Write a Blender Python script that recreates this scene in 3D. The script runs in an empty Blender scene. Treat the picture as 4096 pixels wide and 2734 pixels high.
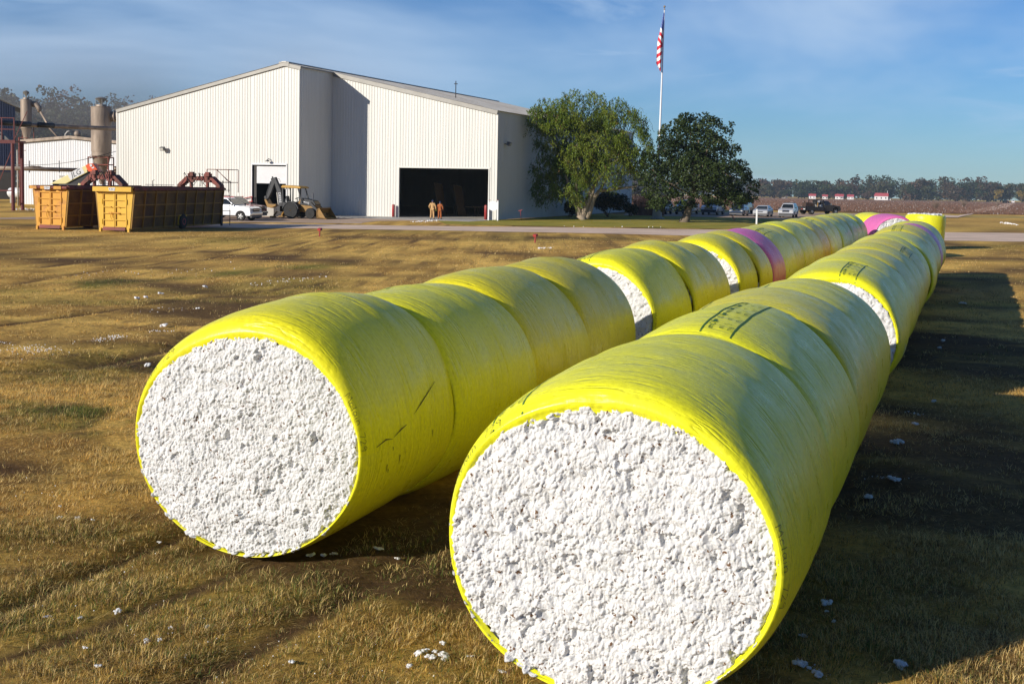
import bpy, math, random
import numpy as np
from mathutils import Vector, Matrix, Euler
random.seed(7); rng = np.random.default_rng(7)
scene = bpy.context.scene
COL = scene.collection
# ------------------------------------------------------------------ camera
FPX, CY, PITCH, ROLL, CAM_H = 4922.256, 1073.98, 0.070533, 0.018220, 3.7226
TH = 0.359096                                   # heading of the bale rows and of the barn, right of +Y
AX = Vector((math.sin(TH), math.cos(TH), 0)); RT = Vector((math.cos(TH), -math.sin(TH), 0))
cam_d = bpy.data.cameras.new('camera'); cam = bpy.data.objects.new('camera', cam_d); COL.objects.link(cam)
sp, cp, sr, cr = math.sin(PITCH), math.cos(PITCH), math.sin(ROLL), math.cos(ROLL)
R3 = Matrix(((cr, -sr, 0), (sr * sp, cr * sp, -cp), (sr * cp, cr * cp, sp)))
cam.matrix_world = Matrix.Translation((0, 0, CAM_H)) @ R3.to_4x4()
cam_d.sensor_fit = 'HORIZONTAL'; cam_d.sensor_width = 36; cam_d.lens = FPX / 4096 * 36
cam_d.shift_y = -(1367 - CY) / 4096
cam_d.clip_start = 0.1; cam_d.clip_end = 20000
scene.camera = cam
# ------------------------------------------------------------------ light
SUN_EL, SUN_AZ = math.radians(20.5), math.radians(52.1)   # light travels towards SUN_AZ, right of +Y
sun_d = bpy.data.lights.new('sun', 'SUN'); sun = bpy.data.objects.new('sun', sun_d); COL.objects.link(sun)
sun_d.energy = 4.2; sun_d.angle = math.radians(0.5); sun_d.color = (1.0, 0.93, 0.82)
trav = Vector((math.sin(SUN_AZ) * math.cos(SUN_EL), math.cos(SUN_AZ) * math.cos(SUN_EL), -math.sin(SUN_EL)))
sun.rotation_euler = trav.to_track_quat('-Z', 'Y').to_euler(); sun.location = (-60, -60, 60)
scene.view_settings.view_transform = 'Standard'; scene.view_settings.look = 'None'
scene.view_settings.exposure = 0.42; scene.view_settings.gamma = 1.0
w = bpy.data.worlds.new('World'); scene.world = w; w.use_nodes = True
nt = w.node_tree; nt.nodes.clear()
def nd(nt, t, **k):
    n = nt.nodes.new(t)
    for a, v in k.items():
        if a.startswith('i_'):
            key = a[2:]; key = int(key) if key.isdigit() else key.replace('_', ' ')
            n.inputs[key].default_value = v
        else: setattr(n, a, v)
    return n
def lk(nt, a, b): nt.links.new(a, b)
sky = nd(nt, 'ShaderNodeTexSky', sky_type='NISHITA'); sky.sun_disc = False
sky.sun_elevation = SUN_EL; sky.sun_rotation = SUN_AZ + math.pi
sky.air_density = 1.0; sky.dust_density = 0.0; sky.ozone_density = 3.0; sky.altitude = 0
tc = nd(nt, 'ShaderNodeTexCoord')
def cloud(scale, stretch, rot, lo, hi, detail=6, w_=1.6):
    mp = nd(nt, 'ShaderNodeMapping'); mp.inputs['Rotation'].default_value = rot; mp.inputs['Scale'].default_value = stretch
    lk(nt, tc.outputs['Generated'], mp.inputs['Vector'])
    n = nd(nt, 'ShaderNodeTexNoise', i_Scale=scale, i_Detail=detail, i_Roughness=0.55, i_Distortion=w_)
    lk(nt, mp.outputs[0], n.inputs['Vector'])
    r = nd(nt, 'ShaderNodeMapRange', i_1=lo, i_2=hi); r.interpolation_type = 'SMOOTHSTEP'; lk(nt, n.outputs[0], r.inputs[0])
    return r.outputs[0]
c1 = cloud(1.7, (1.0, 1.0, 4.5), (0, math.radians(14), 0), 0.45, 0.74, 5, 0.5)
c2 = cloud(3.2, (1.0, 1.0, 8.0), (0, math.radians(-16), 0.4), 0.50, 0.74, 7, 0.7)
ca = nd(nt, 'ShaderNodeMath', operation='MAXIMUM'); lk(nt, c1, ca.inputs[0]); lk(nt, c2, ca.inputs[1])
sx = nd(nt, 'ShaderNodeSeparateXYZ'); lk(nt, tc.outputs['Generated'], sx.inputs[0])      # cirrus masked to the half ahead, brightening the view without fill from behind
half = nd(nt, 'ShaderNodeMapRange', i_1=0.25, i_2=0.75); lk(nt, sx.outputs[1], half.inputs[0])
hz = nd(nt, 'ShaderNodeMapRange', i_1=0.0, i_2=0.10, i_3=0.6, i_4=1.0); lk(nt, sx.outputs[2], hz.inputs[0])
cq = nd(nt, 'ShaderNodeMath', operation='MULTIPLY'); lk(nt, half.outputs[0], cq.inputs[0]); lk(nt, hz.outputs[0], cq.inputs[1])
cr_ = nd(nt, 'ShaderNodeMath', operation='MULTIPLY'); lk(nt, ca.outputs[0], cr_.inputs[0]); lk(nt, cq.outputs[0], cr_.inputs[1])
cm = nd(nt, 'ShaderNodeMath', operation='MULTIPLY'); lk(nt, cr_.outputs[0], cm.inputs[0]); cm.inputs[1].default_value = 0.80
tint = nd(nt, 'ShaderNodeMix', data_type='RGBA', blend_type='MULTIPLY'); tint.inputs[0].default_value = 1.0
lk(nt, sky.outputs[0], tint.inputs[6]); tint.inputs[7].default_value = (0.62, 0.98, 1.54, 1)
mx = nd(nt, 'ShaderNodeMix', data_type='RGBA'); lk(nt, cm.outputs[0], mx.inputs[0]); lk(nt, tint.outputs[2], mx.inputs[6])
mx.inputs[7].default_value = (7.6, 10.2, 13.8, 1)
bg = nd(nt, 'ShaderNodeBackground', i_Strength=0.046); lk(nt, mx.outputs[2], bg.inputs[0])
wo = nd(nt, 'ShaderNodeOutputWorld'); lk(nt, bg.outputs[0], wo.inputs[0])

# ------------------------------------------------------------------ helpers
def ray(px, py):
    X, Y = px - 2048, py - CY
    X, Y = cr * X + sr * Y, -sr * X + cr * Y
    u, x = -Y / FPX, X / FPX
    return Vector((x, cp + u * sp, -sp + u * cp))
def gp(px, py, z=0.0):                      # point of the level z seen at a pixel of the 4096 px photograph
    d = ray(px, py); t = (z - CAM_H) / d.z
    return Vector((d.x * t, d.y * t, z))
def at(px, py, y):                          # point at forward distance y
    d = ray(px, py); t = y / d.y
    return Vector((d.x * t, y, CAM_H + d.z * t))
def tag(o, label=None, cat=None, group=None, kind=None):
    if label: o['label'] = label
    if cat: o['category'] = cat
    if group: o['group'] = group
    if kind: o['kind'] = kind
    return o
def thing(name, label, cat, loc=(0, 0, 0), rz=0.0, group=None):
    o = bpy.data.objects.new(name, None); COL.objects.link(o)
    o.location = loc; o.rotation_euler = (0, 0, rz); o.empty_display_size = 0.2
    return tag(o, label, cat, group)
def mesh_obj(name, V, F, mats, parent=None, smooth=False, mi=None, bevel=0, loc=None, rz=None):
    me = bpy.data.meshes.new(name); me.from_pydata([tuple(v) for v in V], [], [tuple(f) for f in F])
    for m in (mats if isinstance(mats, (list, tuple)) else [mats]): me.materials.append(m)
    if mi is not None: me.polygons.foreach_set('material_index', mi)
    if smooth: me.polygons.foreach_set('use_smooth', [True] * len(me.polygons))
    me.update()
    o = bpy.data.objects.new(name, me); COL.objects.link(o)
    if parent: o.parent = parent
    if loc is not None: o.location = loc
    if rz is not None: o.rotation_euler = (0, 0, rz)
    if bevel:
        b = o.modifiers.new('bevel', 'BEVEL'); b.width = bevel; b.segments = 2; b.limit_method = 'ANGLE'; b.angle_limit = 0.6
    return o
def np_mesh(name, V, F, mats, parent=None, smooth=False, mi=None, col=None):    # fast path; F is (n,3) or (n,4)
    V = np.asarray(V, np.float32); F = np.asarray(F, np.int32); k = F.shape[1]
    me = bpy.data.meshes.new(name)
    me.vertices.add(len(V)); me.vertices.foreach_set('co', V.ravel())
    me.loops.add(F.size); me.loops.foreach_set('vertex_index', F.ravel())
    me.polygons.add(len(F)); me.polygons.foreach_set('loop_start', np.arange(0, F.size, k, dtype=np.int32))
    me.polygons.foreach_set('loop_total', np.full(len(F), k, np.int32))
    if smooth: me.polygons.foreach_set('use_smooth', np.ones(len(F), bool))
    for m in (mats if isinstance(mats, (list, tuple)) else [mats]): me.materials.append(m)
    if mi is not None: me.polygons.foreach_set('material_index', np.asarray(mi, np.int32))
    me.update(calc_edges=True)
    if col is not None:
        a = me.color_attributes.new('hue', 'FLOAT_COLOR', 'POINT'); c = np.ones((len(V), 4), np.float32); c[:, :3] = col
        a.data.foreach_set('color', c.ravel())
    o = bpy.data.objects.new(name, me); COL.objects.link(o)
    if parent: o.parent = parent
    return o
class MB:
    def __init__(s): s.v = []; s.f = []; s.m = []
    def add(s, V, F, mi=0):
        o = len(s.v); s.v += [Vector(v) for v in V]; s.f += [[i + o for i in f] for f in F]; s.m += [mi] * len(F); return s
    def box(s, c, d, mi=0, M=None):
        V = [Vector((x * d[0] / 2, y * d[1] / 2, z * d[2] / 2)) for x in (-1, 1) for y in (-1, 1) for z in (-1, 1)]
        if M: V = [M @ v for v in V]
        c = Vector(c)
        return s.add([v + c for v in V], [(0, 1, 3, 2), (4, 6, 7, 5), (0, 4, 5, 1), (2, 3, 7, 6), (0, 2, 6, 4), (1, 5, 7, 3)], mi)
    def bar(s, p, q, w_, h=None, mi=0, up=(0, 0, 1)):
        p, q = Vector(p), Vector(q); d = q - p; L = d.length
        if L < 1e-6: return s
        y = d / L; u = Vector(up)
        if abs(y.dot(u)) > 0.99: u = Vector((1, 0, 0))
        x = y.cross(u).normalized(); z = x.cross(y)
        M = Matrix((x, y, z)).transposed()
        return s.box((p + q) / 2, (w_, L, h or w_), mi, M)
    def tube(s, pts, r, n=8, mi=0):
        pts = [Vector(p) for p in pts]; V = []; F = []
        R = r if isinstance(r, (list, tuple)) else [r] * len(pts)
        px_ = None
        for i, p in enumerate(pts):
            d = (pts[min(i + 1, len(pts) - 1)] - pts[max(i - 1, 0)])
            d = d.normalized() if d.length > 1e-9 else Vector((0, 0, 1))
            if px_ is None:
                a = Vector((1, 0, 0)) if abs(d.x) < 0.8 else Vector((0, 1, 0)); px_ = d.cross(a).normalized()
            px_ = (px_ - d * px_.dot(d)); px_ = px_.normalized() if px_.length > 1e-6 else d.orthogonal().normalized()
            y = d.cross(px_)
            for k in range(n):
                a = 2 * math.pi * k / n; V.append(p + (px_ * math.cos(a) + y * math.sin(a)) * R[i])
        for i in range(len(pts) - 1):
            for k in range(n):
                a, b = i * n + k, i * n + (k + 1) % n; F.append((a, b, b + n, a + n))
        F.append(tuple(range(n))[::-1]); F.append(tuple(range((len(pts) - 1) * n, len(pts) * n)))
        return s.add(V, F, mi)
    def lathe(s, prof, n=24, mi=0, c=(0, 0, 0), M=None):
        V = []; F = []; c = Vector(c)
        for r, z in prof:
            for k in range(n):
                a = 2 * math.pi * k / n; v = Vector((r * math.cos(a), r * math.sin(a), z)); V.append((M @ v if M else v) + c)
        for i in range(len(prof) - 1):
            for k in range(n):
                a, b = i * n + k, i * n + (k + 1) % n; F.append((a, b, b + n, a + n))
        F.append(tuple(range(n))[::-1]); F.append(tuple(range((len(prof) - 1) * n, len(prof) * n)))
        return s.add(V, F, mi)
    def prism(s, poly, d0, d1, plane='XZ', mi=0):
        n = len(poly)
        mk = {'XZ': lambda p, d: (p[0], d, p[1]), 'YZ': lambda p, d: (d, p[0], p[1]), 'XY': lambda p, d: (p[0], p[1], d)}[plane]
        V = [mk(p, d0) for p in poly] + [mk(p, d1) for p in poly]
        F = [tuple(range(n)), tuple(range(n, 2 * n))[::-1]] + [((i + 1) % n, i, i + n, (i + 1) % n + n) for i in range(n)]
        return s.add(V, F, mi)
    def loft(s, secs, mi=0, cap=True):
        n = len(secs[0]); V = [p for q in secs for p in q]; F = []
        for i in range(len(secs) - 1):
            for k in range(n):
                a, b = i * n + k, i * n + (k + 1) % n; F.append((a, b, b + n, a + n))
        if cap: F += [tuple(range(n))[::-1], tuple(range((len(secs) - 1) * n, len(secs) * n))]
        return s.add(V, F, mi)
    def build(s, name, mats, parent=None, smooth=False, bevel=0, loc=None, rz=None):
        return mesh_obj(name, s.v, s.f, mats, parent, smooth, s.m, bevel, loc, rz)
def fix_normals(o):
    import bmesh
    b = bmesh.new(); b.from_mesh(o.data); bmesh.ops.recalc_face_normals(b, faces=b.faces); b.to_mesh(o.data); b.free(); return o
def auto_smooth(o, ang=0.6):
    me = o.data; me.polygons.foreach_set('use_smooth', [True] * len(me.polygons))
    try: me.set_sharp_from_angle(angle=ang)
    except Exception: pass
    return o
def copy_tree(o, parent=None):
    c = o.copy(); COL.objects.link(c)
    if parent: c.parent = parent
    for ch in list(o.children): copy_tree(ch, c)
    return c
def text_mesh(body, size):                  # letters as flat triangles: x along the line, y up, centred
    cu = bpy.data.curves.new('lettering_curve', 'FONT'); cu.body = body; cu.size = size; cu.align_x = 'CENTER'; cu.align_y = 'CENTER'; cu.resolution_u = 3
    ob = bpy.data.objects.new('lettering_tmp', cu)
    me = bpy.data.meshes.new_from_object(ob)
    V = [v.co.copy() for v in me.vertices]; F = [tuple(p.vertices) for p in me.polygons]
    bpy.data.objects.remove(ob); bpy.data.curves.remove(cu); bpy.data.meshes.remove(me)
    return V, F
def put_text(mb, body, size, o, ex, ey, mi=0, off=0.0):
    V, F = text_mesh(body, size); o, ex, ey = Vector(o), Vector(ex), Vector(ey); n = ex.cross(ey).normalized()
    return mb.add([o + ex * v.x + ey * v.y + n * off for v in V], F, mi)

# ------------------------------------------------------------------ materials
def mat(name, col, rough=0.6, metal=0.0, var=0.12, scale=4.0, bump=0.0, bscale=40.0, col2=None, mask=(0.45, 0.6), spec=0.5, coat=0.0, streak=None, obj_var=0.0):
    m = bpy.data.materials.new(name); m.use_nodes = True; t = m.node_tree; b = t.nodes['Principled BSDF']
    b.inputs['Roughness'].default_value = rough; b.inputs['Metallic'].default_value = metal
    b.inputs['Specular IOR Level'].default_value = spec; b.inputs['Coat Weight'].default_value = coat
    tcn = nd(t, 'ShaderNodeTexCoord'); mp = nd(t, 'ShaderNodeMapping'); lk(t, tcn.outputs['Object'], mp.inputs[0])
    if streak: mp.inputs['Scale'].default_value = streak
    n = nd(t, 'ShaderNodeTexNoise', i_Scale=scale, i_Detail=6.0, i_Roughness=0.6); lk(t, mp.outputs[0], n.inputs['Vector'])
    mr = nd(t, 'ShaderNodeMapRange', i_1=0.25, i_2=0.75, i_3=1 - var, i_4=1 + var); lk(t, n.outputs[0], mr.inputs[0])
    base = nd(t, 'ShaderNodeMix', data_type='RGBA'); base.inputs[0].default_value = 0
    base.inputs[6].default_value = (*col, 1); base.inputs[7].default_value = (*(col2 or col), 1)
    if col2:
        n2 = nd(t, 'ShaderNodeTexNoise', i_Scale=scale * 0.45, i_Detail=7.0, i_Roughness=0.65); lk(t, mp.outputs[0], n2.inputs['Vector'])
        r2 = nd(t, 'ShaderNodeMapRange', i_1=mask[0], i_2=mask[1]); lk(t, n2.outputs[0], r2.inputs[0]); lk(t, r2.outputs[0], base.inputs[0])
    mul = nd(t, 'ShaderNodeMix', data_type='RGBA', blend_type='MULTIPLY'); mul.inputs[0].default_value = 1
    lk(t, base.outputs[2], mul.inputs[6]); lk(t, mr.outputs[0], mul.inputs[7]); out = mul.outputs[2]
    if obj_var:
        oi = nd(t, 'ShaderNodeObjectInfo'); r3 = nd(t, 'ShaderNodeMapRange', i_3=1 - obj_var, i_4=1 + obj_var); lk(t, oi.outputs['Random'], r3.inputs[0])
        m3 = nd(t, 'ShaderNodeMix', data_type='RGBA', blend_type='MULTIPLY'); m3.inputs[0].default_value = 1
        lk(t, out, m3.inputs[6]); lk(t, r3.outputs[0], m3.inputs[7]); out = m3.outputs[2]
    lk(t, out, b.inputs['Base Color'])
    if bump:
        nb = nd(t, 'ShaderNodeTexNoise', i_Scale=bscale, i_Detail=4.0); lk(t, mp.outputs[0], nb.inputs['Vector'])
        bp = nd(t, 'ShaderNodeBump', i_Strength=bump, i_Distance=0.02); lk(t, nb.outputs[0], bp.inputs['Height']); lk(t, bp.outputs[0], b.inputs['Normal'])
    return m
def leaf_mat(name, rough=0.6, trans=0.25):
    m = bpy.data.materials.new(name); m.use_nodes = True; t = m.node_tree; b = t.nodes['Principled BSDF']
    a = nd(t, 'ShaderNodeVertexColor', layer_name='hue'); lk(t, a.outputs[0], b.inputs['Base Color'])
    b.inputs['Roughness'].default_value = rough; b.inputs['Specular IOR Level'].default_value = 0.3
    if trans:
        tr = nd(t, 'ShaderNodeBsdfTranslucent'); lk(t, a.outputs[0], tr.inputs[0]); ms = nd(t, 'ShaderNodeMixShader'); ms.inputs[0].default_value = trans
        lk(t, b.outputs[0], ms.inputs[1]); lk(t, tr.outputs[0], ms.inputs[2]); lk(t, ms.outputs[0], t.nodes['Material Output'].inputs[0])
    return m
M = {}
M['siding'] = mat('siding_cream', (0.61, 0.60, 0.555), 0.42, 0, 0.05, 0.35, 0.25, 1.6, streak=(3, 3, 0.25), col2=(0.53, 0.515, 0.47), mask=(0.55, 0.85))
M['siding_white'] = mat('siding_white', (0.66, 0.67, 0.69), 0.45, 0, 0.05, 0.5, streak=(3, 3, 0.25))
M['galv'] = mat('galvanised_roof', (0.46, 0.45, 0.42), 0.5, 0.25, 0.12, 0.8, streak=(1, 1, 1), col2=(0.36, 0.33, 0.29))
M['trim'] = mat('roof_trim', (0.23, 0.22, 0.20), 0.5, 0.3, 0.15, 1.5)
M['concrete'] = mat('concrete', (0.42, 0.40, 0.36), 0.85, 0, 0.15, 1.2, 0.3, 30, col2=(0.33, 0.31, 0.27))
M['dark'] = mat('dark_steel', (0.03, 0.03, 0.032), 0.6, 0.2, 0.3, 3)
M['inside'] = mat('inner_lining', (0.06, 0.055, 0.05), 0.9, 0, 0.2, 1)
M['white'] = mat('white_paint', (0.68, 0.68, 0.68), 0.35, 0, 0.05, 2)
M['side_panel'] = mat('rust_and_shade_panel', (0.17, 0.085, 0.010), 0.75, 0, 0.25, 1.5, 0.2, 20, col2=(0.075, 0.035, 0.014), mask=(0.42, 0.62))  # rusty brown blotches, with the flank's shade also painted into the colour
M['red'] = mat('red_paint', (0.36, 0.035, 0.035), 0.5, 0, 0.2, 4, col2=(0.24, 0.05, 0.035))
M['dull_red'] = mat('dull_red_paint', (0.11, 0.016, 0.014), 0.6, 0, 0.3, 3)
M['rib'] = mat('shade_darkened_rib', (0.26, 0.135, 0.010), 0.65, 0, 0.2, 3)  # rib yellow darkened to paint in the shade of the flank
M['rust'] = mat('rusty_red', (0.22, 0.055, 0.04), 0.75, 0, 0.3, 3, 0.3, 30, col2=(0.12, 0.045, 0.03))
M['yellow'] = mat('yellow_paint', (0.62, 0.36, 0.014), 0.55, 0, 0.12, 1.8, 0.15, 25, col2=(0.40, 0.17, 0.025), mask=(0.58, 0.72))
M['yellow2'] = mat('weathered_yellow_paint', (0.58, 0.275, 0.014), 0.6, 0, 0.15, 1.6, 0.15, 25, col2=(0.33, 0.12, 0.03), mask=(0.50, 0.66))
M['machine_yellow'] = mat('machine_yellow', (0.24, 0.12, 0.008), 0.5, 0, 0.2, 3, col2=(0.10, 0.05, 0.012), mask=(0.55, 0.75))  # yellow darkened to paint in body shade; canopy has its own lighter yellow
M['machine_black'] = mat('machine_black', (0.014, 0.015, 0.018), 0.55, 0, 0.25, 4)
M['rubber'] = mat('rubber', (0.022, 0.021, 0.02), 0.85, 0, 0.3, 8, 0.3, 60)
M['chrome'] = mat('chrome', (0.6, 0.6, 0.6), 0.2, 0.9, 0.05, 5)
M['rim'] = mat('alloy_rim', (0.48, 0.48, 0.48), 0.35, 0.6, 0.08, 5)
M['glass'] = mat('dark_glass', (0.012, 0.016, 0.018), 0.06, 0, 0.05, 3, spec=0.6)
M['duct'] = mat('tan_sheet_metal', (0.33, 0.26, 0.20), 0.6, 0.2, 0.15, 1.2, streak=(2, 2, 0.4), col2=(0.22, 0.17, 0.13))
M['cream'] = mat('cream_paint', (0.72, 0.63, 0.30), 0.4, 0, 0.06, 2)
M['orange'] = mat('orange_paint', (0.75, 0.11, 0.03), 0.4, 0, 0.08, 2)
M['black'] = mat('black_lettering', (0.015, 0.015, 0.016), 0.5)
M['bark'] = mat('bark', (0.17, 0.13, 0.09), 0.9, 0, 0.3, 3, 0.8, 12, streak=(3, 3, 0.7))
M['leaf'] = leaf_mat('leaves', 0.55, 0.22)
M['wood'] = mat('dimmed_lumber', (0.10, 0.065, 0.035), 0.8, 0, 0.2, 2, streak=(1, 1, 8))  # wood colour darkened to paint in the dimness of the hall
M['headlamp'] = mat('headlamp_glass', (0.55, 0.55, 0.52), 0.12, 0.2, 0.05, 6)
M['plastic_grey'] = mat('grey_plastic', (0.10, 0.10, 0.105), 0.6)
# ------------------------------------------------------------------ noise in numpy
def vnoise(x, y, s, seed=0):
    x, y = np.asarray(x) / s, np.asarray(y) / s
    xi, yi = np.floor(x).astype(np.int64), np.floor(y).astype(np.int64); fx, fy = x - xi, y - yi
    fx, fy = fx * fx * (3 - 2 * fx), fy * fy * (3 - 2 * fy)
    def h(a, b):
        k = (a * 374761393 + b * 668265263 + seed * 974634777) & 0xffffffff
        k = ((k ^ (k >> 13)) * 1274126177) & 0xffffffff
        return ((k ^ (k >> 16)) & 0xffff) / 65535.0
    a = h(xi, yi) * (1 - fx) + h(xi + 1, yi) * fx; b = h(xi, yi + 1) * (1 - fx) + h(xi + 1, yi + 1) * fx
    return a * (1 - fy) + b * fy
def fbm(x, y, s, seed=0, o=4):
    r = 0; a = 0.5
    for i in range(o): r = r + a * vnoise(x, y, s / 2 ** i, seed + i); a *= 0.5
    return r / (1 - 0.5 ** o)
def hash01(a, b, seed):
    k = (a * 374761393 + b * 668265263 + seed * 974634777) & 0xffffffff
    k = ((k ^ (k >> 13)) * 1274126177) & 0xffffffff
    return ((k ^ (k >> 16)) & 0xffff) / 65535.0
def worley(x, y, s, seed=0):
    x, y = x / s, y / s; xi, yi = np.floor(x).astype(np.int64), np.floor(y).astype(np.int64)
    best = np.full(x.shape, 9.0); rad = np.zeros(x.shape)
    for i in (-1, 0, 1):
        for j in (-1, 0, 1):
            a, b = xi + i, yi + j
            d = np.hypot(a + hash01(a, b, seed) - x, b + hash01(a, b, seed + 9) - y)
            k = d < best; best = np.where(k, d, best); rad = np.where(k, hash01(a, b, seed + 17), rad)
    return best, rad
def seg_dist(x, y, pts):
    d = np.full(x.shape, 1e9)
    for (ax, ay), (bx, by) in zip(pts[:-1], pts[1:]):
        vx, vy = bx - ax, by - ay; t = np.clip(((x - ax) * vx + (y - ay) * vy) / (vx * vx + vy * vy), 0, 1)
        d = np.minimum(d, np.hypot(x - ax - t * vx, y - ay - t * vy))
    return d
# wheel ruts that cross the yard (ground polylines)
def gl(*pp): return [tuple(gp(*p).to_2d()) for p in pp]
RUTS = [(gl((-300, 1130), (0, 1085), (430, 1035), (900, 1000), (1390, 955)), 0.35, 0.07),
        (gl((-300, 1190), (0, 1140), (470, 1070), (960, 1020), (1500, 975), (1900, 952)), 0.3, 0.05),
        (gl((-400, 1500), (0, 1478), (330, 1455), (700, 1380), (1000, 1290), (1300, 1200)), 0.5, 0.10),
        (gl((-600, 2640), (0, 2440), (430, 2250), (760, 2120), (930, 2060)), 0.16, 0.06),
        (gl((-300, 2700), (200, 2570), (620, 2410), (1000, 2260), (1400, 2160)), 0.2, 0.05),
        (gl((300, 2900), (900, 2640), (1300, 2420), (1700, 2200)), 0.25, 0.05),
        (gl((-300, 1320), (0, 1300), (600, 1215), (1300, 1130)), 0.3, 0.04)]
def rut_depth(x, y):
    z = np.zeros(x.shape); m = np.zeros(x.shape)
    for pts, wd, dp in RUTS:
        d = seg_dist(x, y, pts) / wd; g = np.exp(-d * d * 1.6); z -= dp * g; z += dp * 0.45 * np.exp(-(d - 1.7) ** 2 * 2)
        m = np.maximum(m, g)
    return z, m
FAR_K = 0.0077                              # the fields fall away gently beyond the verge
def far_z(y): return -np.clip(np.asarray(y, float) - 190, 0, 1300) * FAR_K
def gps(px, py):                            # like gp, on the falling field
    d = ray(px, py); t = (190 * FAR_K - CAM_H) / (d.z + FAR_K * d.y); return Vector((d.x * t, d.y * t, CAM_H + d.z * t))
def ground_z(x, y):
    fade = np.clip((75 - y) / 35, 0, 1)
    z = (fbm(x, y, 3.0, 3, 4) - 0.5) * 0.14 + (fbm(x, y, 0.5, 11, 3) - 0.5) * 0.05 - 0.02
    r, _ = rut_depth(x, y)
    u = x * RT.x + y * RT.y                                  # lateral coordinate of the bale rows
    row = np.maximum(np.exp(-((u + 2.33) / 1.0) ** 2 * 1.2), np.exp(-((u + 6.53) / 1.0) ** 2 * 1.2))
    return np.minimum((z + r) * fade * (1 - 0.8 * row), 0.035) - 0.02 * row * fade + far_z(y)
def axis_pts(a, fine0, fine1, step, far0, far1, grow=1.16):
    p = list(np.arange(fine0, fine1 + 1e-6, step)); d = step
    while p[-1] < far1: d = min(d * grow, 400); p.append(p[-1] + d)
    d = step
    while p[0] > far0: d = min(d * grow, 400); p.insert(0, p[0] - d)
    return np.array(p)
gx = axis_pts(0, -14, 13, 0.11, -1750, 1750); gy = axis_pts(0, 6.0, 30, 0.11, -300, 1700, 1.09)
gy = np.sort(np.append(np.minimum(gy, 1700.0), (190.0, 1490.0)))
GX, GY = np.meshgrid(gx, gy); GZ = ground_z(GX, GY)
nx, ny = len(gx), len(gy)
idx = np.arange(nx * ny).reshape(ny, nx)
GF = np.stack([idx[:-1, :-1], idx[:-1, 1:], idx[1:, 1:], idx[1:, :-1]], -1).reshape(-1, 4)
# what grows where: straw / bare soil / green, as an albedo map shared by ground and grass
def cover(x, y):
    _, rut = rut_depth(x, y)
    u = x * RT.x + y * RT.y; v = x * AX.x + y * AX.y
    band = fbm(u * 0.35 + 0.15 * v, v, 2.2, 5, 5)
    green = np.clip((fbm(x * 0.5, y, 4.0, 21, 5) - 0.58) * 6, 0, 1)
    gband = seg_dist(x, y, gl((-600, 1190), (0, 1175), (500, 1120), (1000, 1085), (1350, 1060)))
    green = np.maximum(green * 0.45, np.exp(-(gband / 1.1) ** 2) * np.clip((fbm(x, y, 1.5, 8, 4) - .38) * 5, 0, 1))
    gpatch = np.exp(-((seg_dist(x, y, gl((0, 1640), (350, 1620), (520, 1700)))) / 1.0) ** 2) * np.clip((fbm(x, y, 0.6, 18, 4) - .42) * 5, 0, 1)
    green = np.maximum(green, gpatch)
    bare = np.clip((band - 0.52) * 6, 0, 1) * 0.85
    bare = np.maximum(bare, np.clip((rut - 0.25) * 1.3, 0, 1) * 0.95)
    bare = np.maximum(bare, np.clip((fbm(x, y, 0.45, 33, 3) - 0.60) * 6, 0, 1) * 0.55)
    return bare, green
STRAW, STRAW2, SOIL, GREEN = np.array((.86, .54, .130)), np.array((.44, .25, .062)), np.array((.085, .046, .025)), np.array((.12, .155, .022))
def albedo(x, y):
    bare, green = cover(x, y)
    k = np.clip(fbm(x, y, 1.3, 41, 4) * 2.2 - 0.6, 0, 1)[..., None]
    c = STRAW * k + STRAW2 * (1 - k)
    c = c * (1 - 0.8 * green[..., None]) + GREEN * 0.8 * green[..., None]
    return c * (1 - bare[..., None]) + SOIL * bare[..., None]
bare, green = cover(GX, GY)
gc = albedo(GX, GY).reshape(-1, 3)
nearw = np.clip((34 - GY) / 12, 0, 1).reshape(-1, 1)       # below the standing grass lies darker thatch and soil
gc = gc * (1 - nearw) + (gc * 0.80 + SOIL * 0.05) * nearw
mg = bpy.data.materials.new('dry_turf'); mg.use_nodes = True; t = mg.node_tree; b = t.nodes['Principled BSDF']
a = nd(t, 'ShaderNodeVertexColor', layer_name='hue'); g = nd(t, 'ShaderNodeNewGeometry')
n1 = nd(t, 'ShaderNodeTexNoise', i_Scale=9.0, i_Detail=9.0, i_Roughness=0.75); mp = nd(t, 'ShaderNodeMapping'); mp.inputs['Scale'].default_value = (1, 1, 1)
lk(t, g.outputs['Position'], mp.inputs[0]); lk(t, mp.outputs[0], n1.inputs['Vector'])
n2 = nd(t, 'ShaderNodeTexNoise', i_Scale=0.5, i_Detail=8.0, i_Roughness=0.7); lk(t, g.outputs['Position'], n2.inputs['Vector'])
r1 = nd(t, 'ShaderNodeMapRange', i_1=0.3, i_2=0.7, i_3=0.45, i_4=1.45); lk(t, n1.outputs[0], r1.inputs[0])
r2 = nd(t, 'ShaderNodeMapRange', i_1=0.3, i_2=0.7, i_3=0.72, i_4=1.25); lk(t, n2.outputs[0], r2.inputs[0])
mm = nd(t, 'ShaderNodeMath', operation='MULTIPLY'); lk(t, r1.outputs[0], mm.inputs[0]); lk(t, r2.outputs[0], mm.inputs[1])
mu = nd(t, 'ShaderNodeMix', data_type='RGBA', blend_type='MULTIPLY'); mu.inputs[0].default_value = 1
lk(t, a.outputs[0], mu.inputs[6]); lk(t, mm.outputs[0], mu.inputs[7]); lk(t, mu.outputs[2], b.inputs['Base Color'])
b.inputs['Roughness'].default_value = 0.95; b.inputs['Specular IOR Level'].default_value = 0.1
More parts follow.
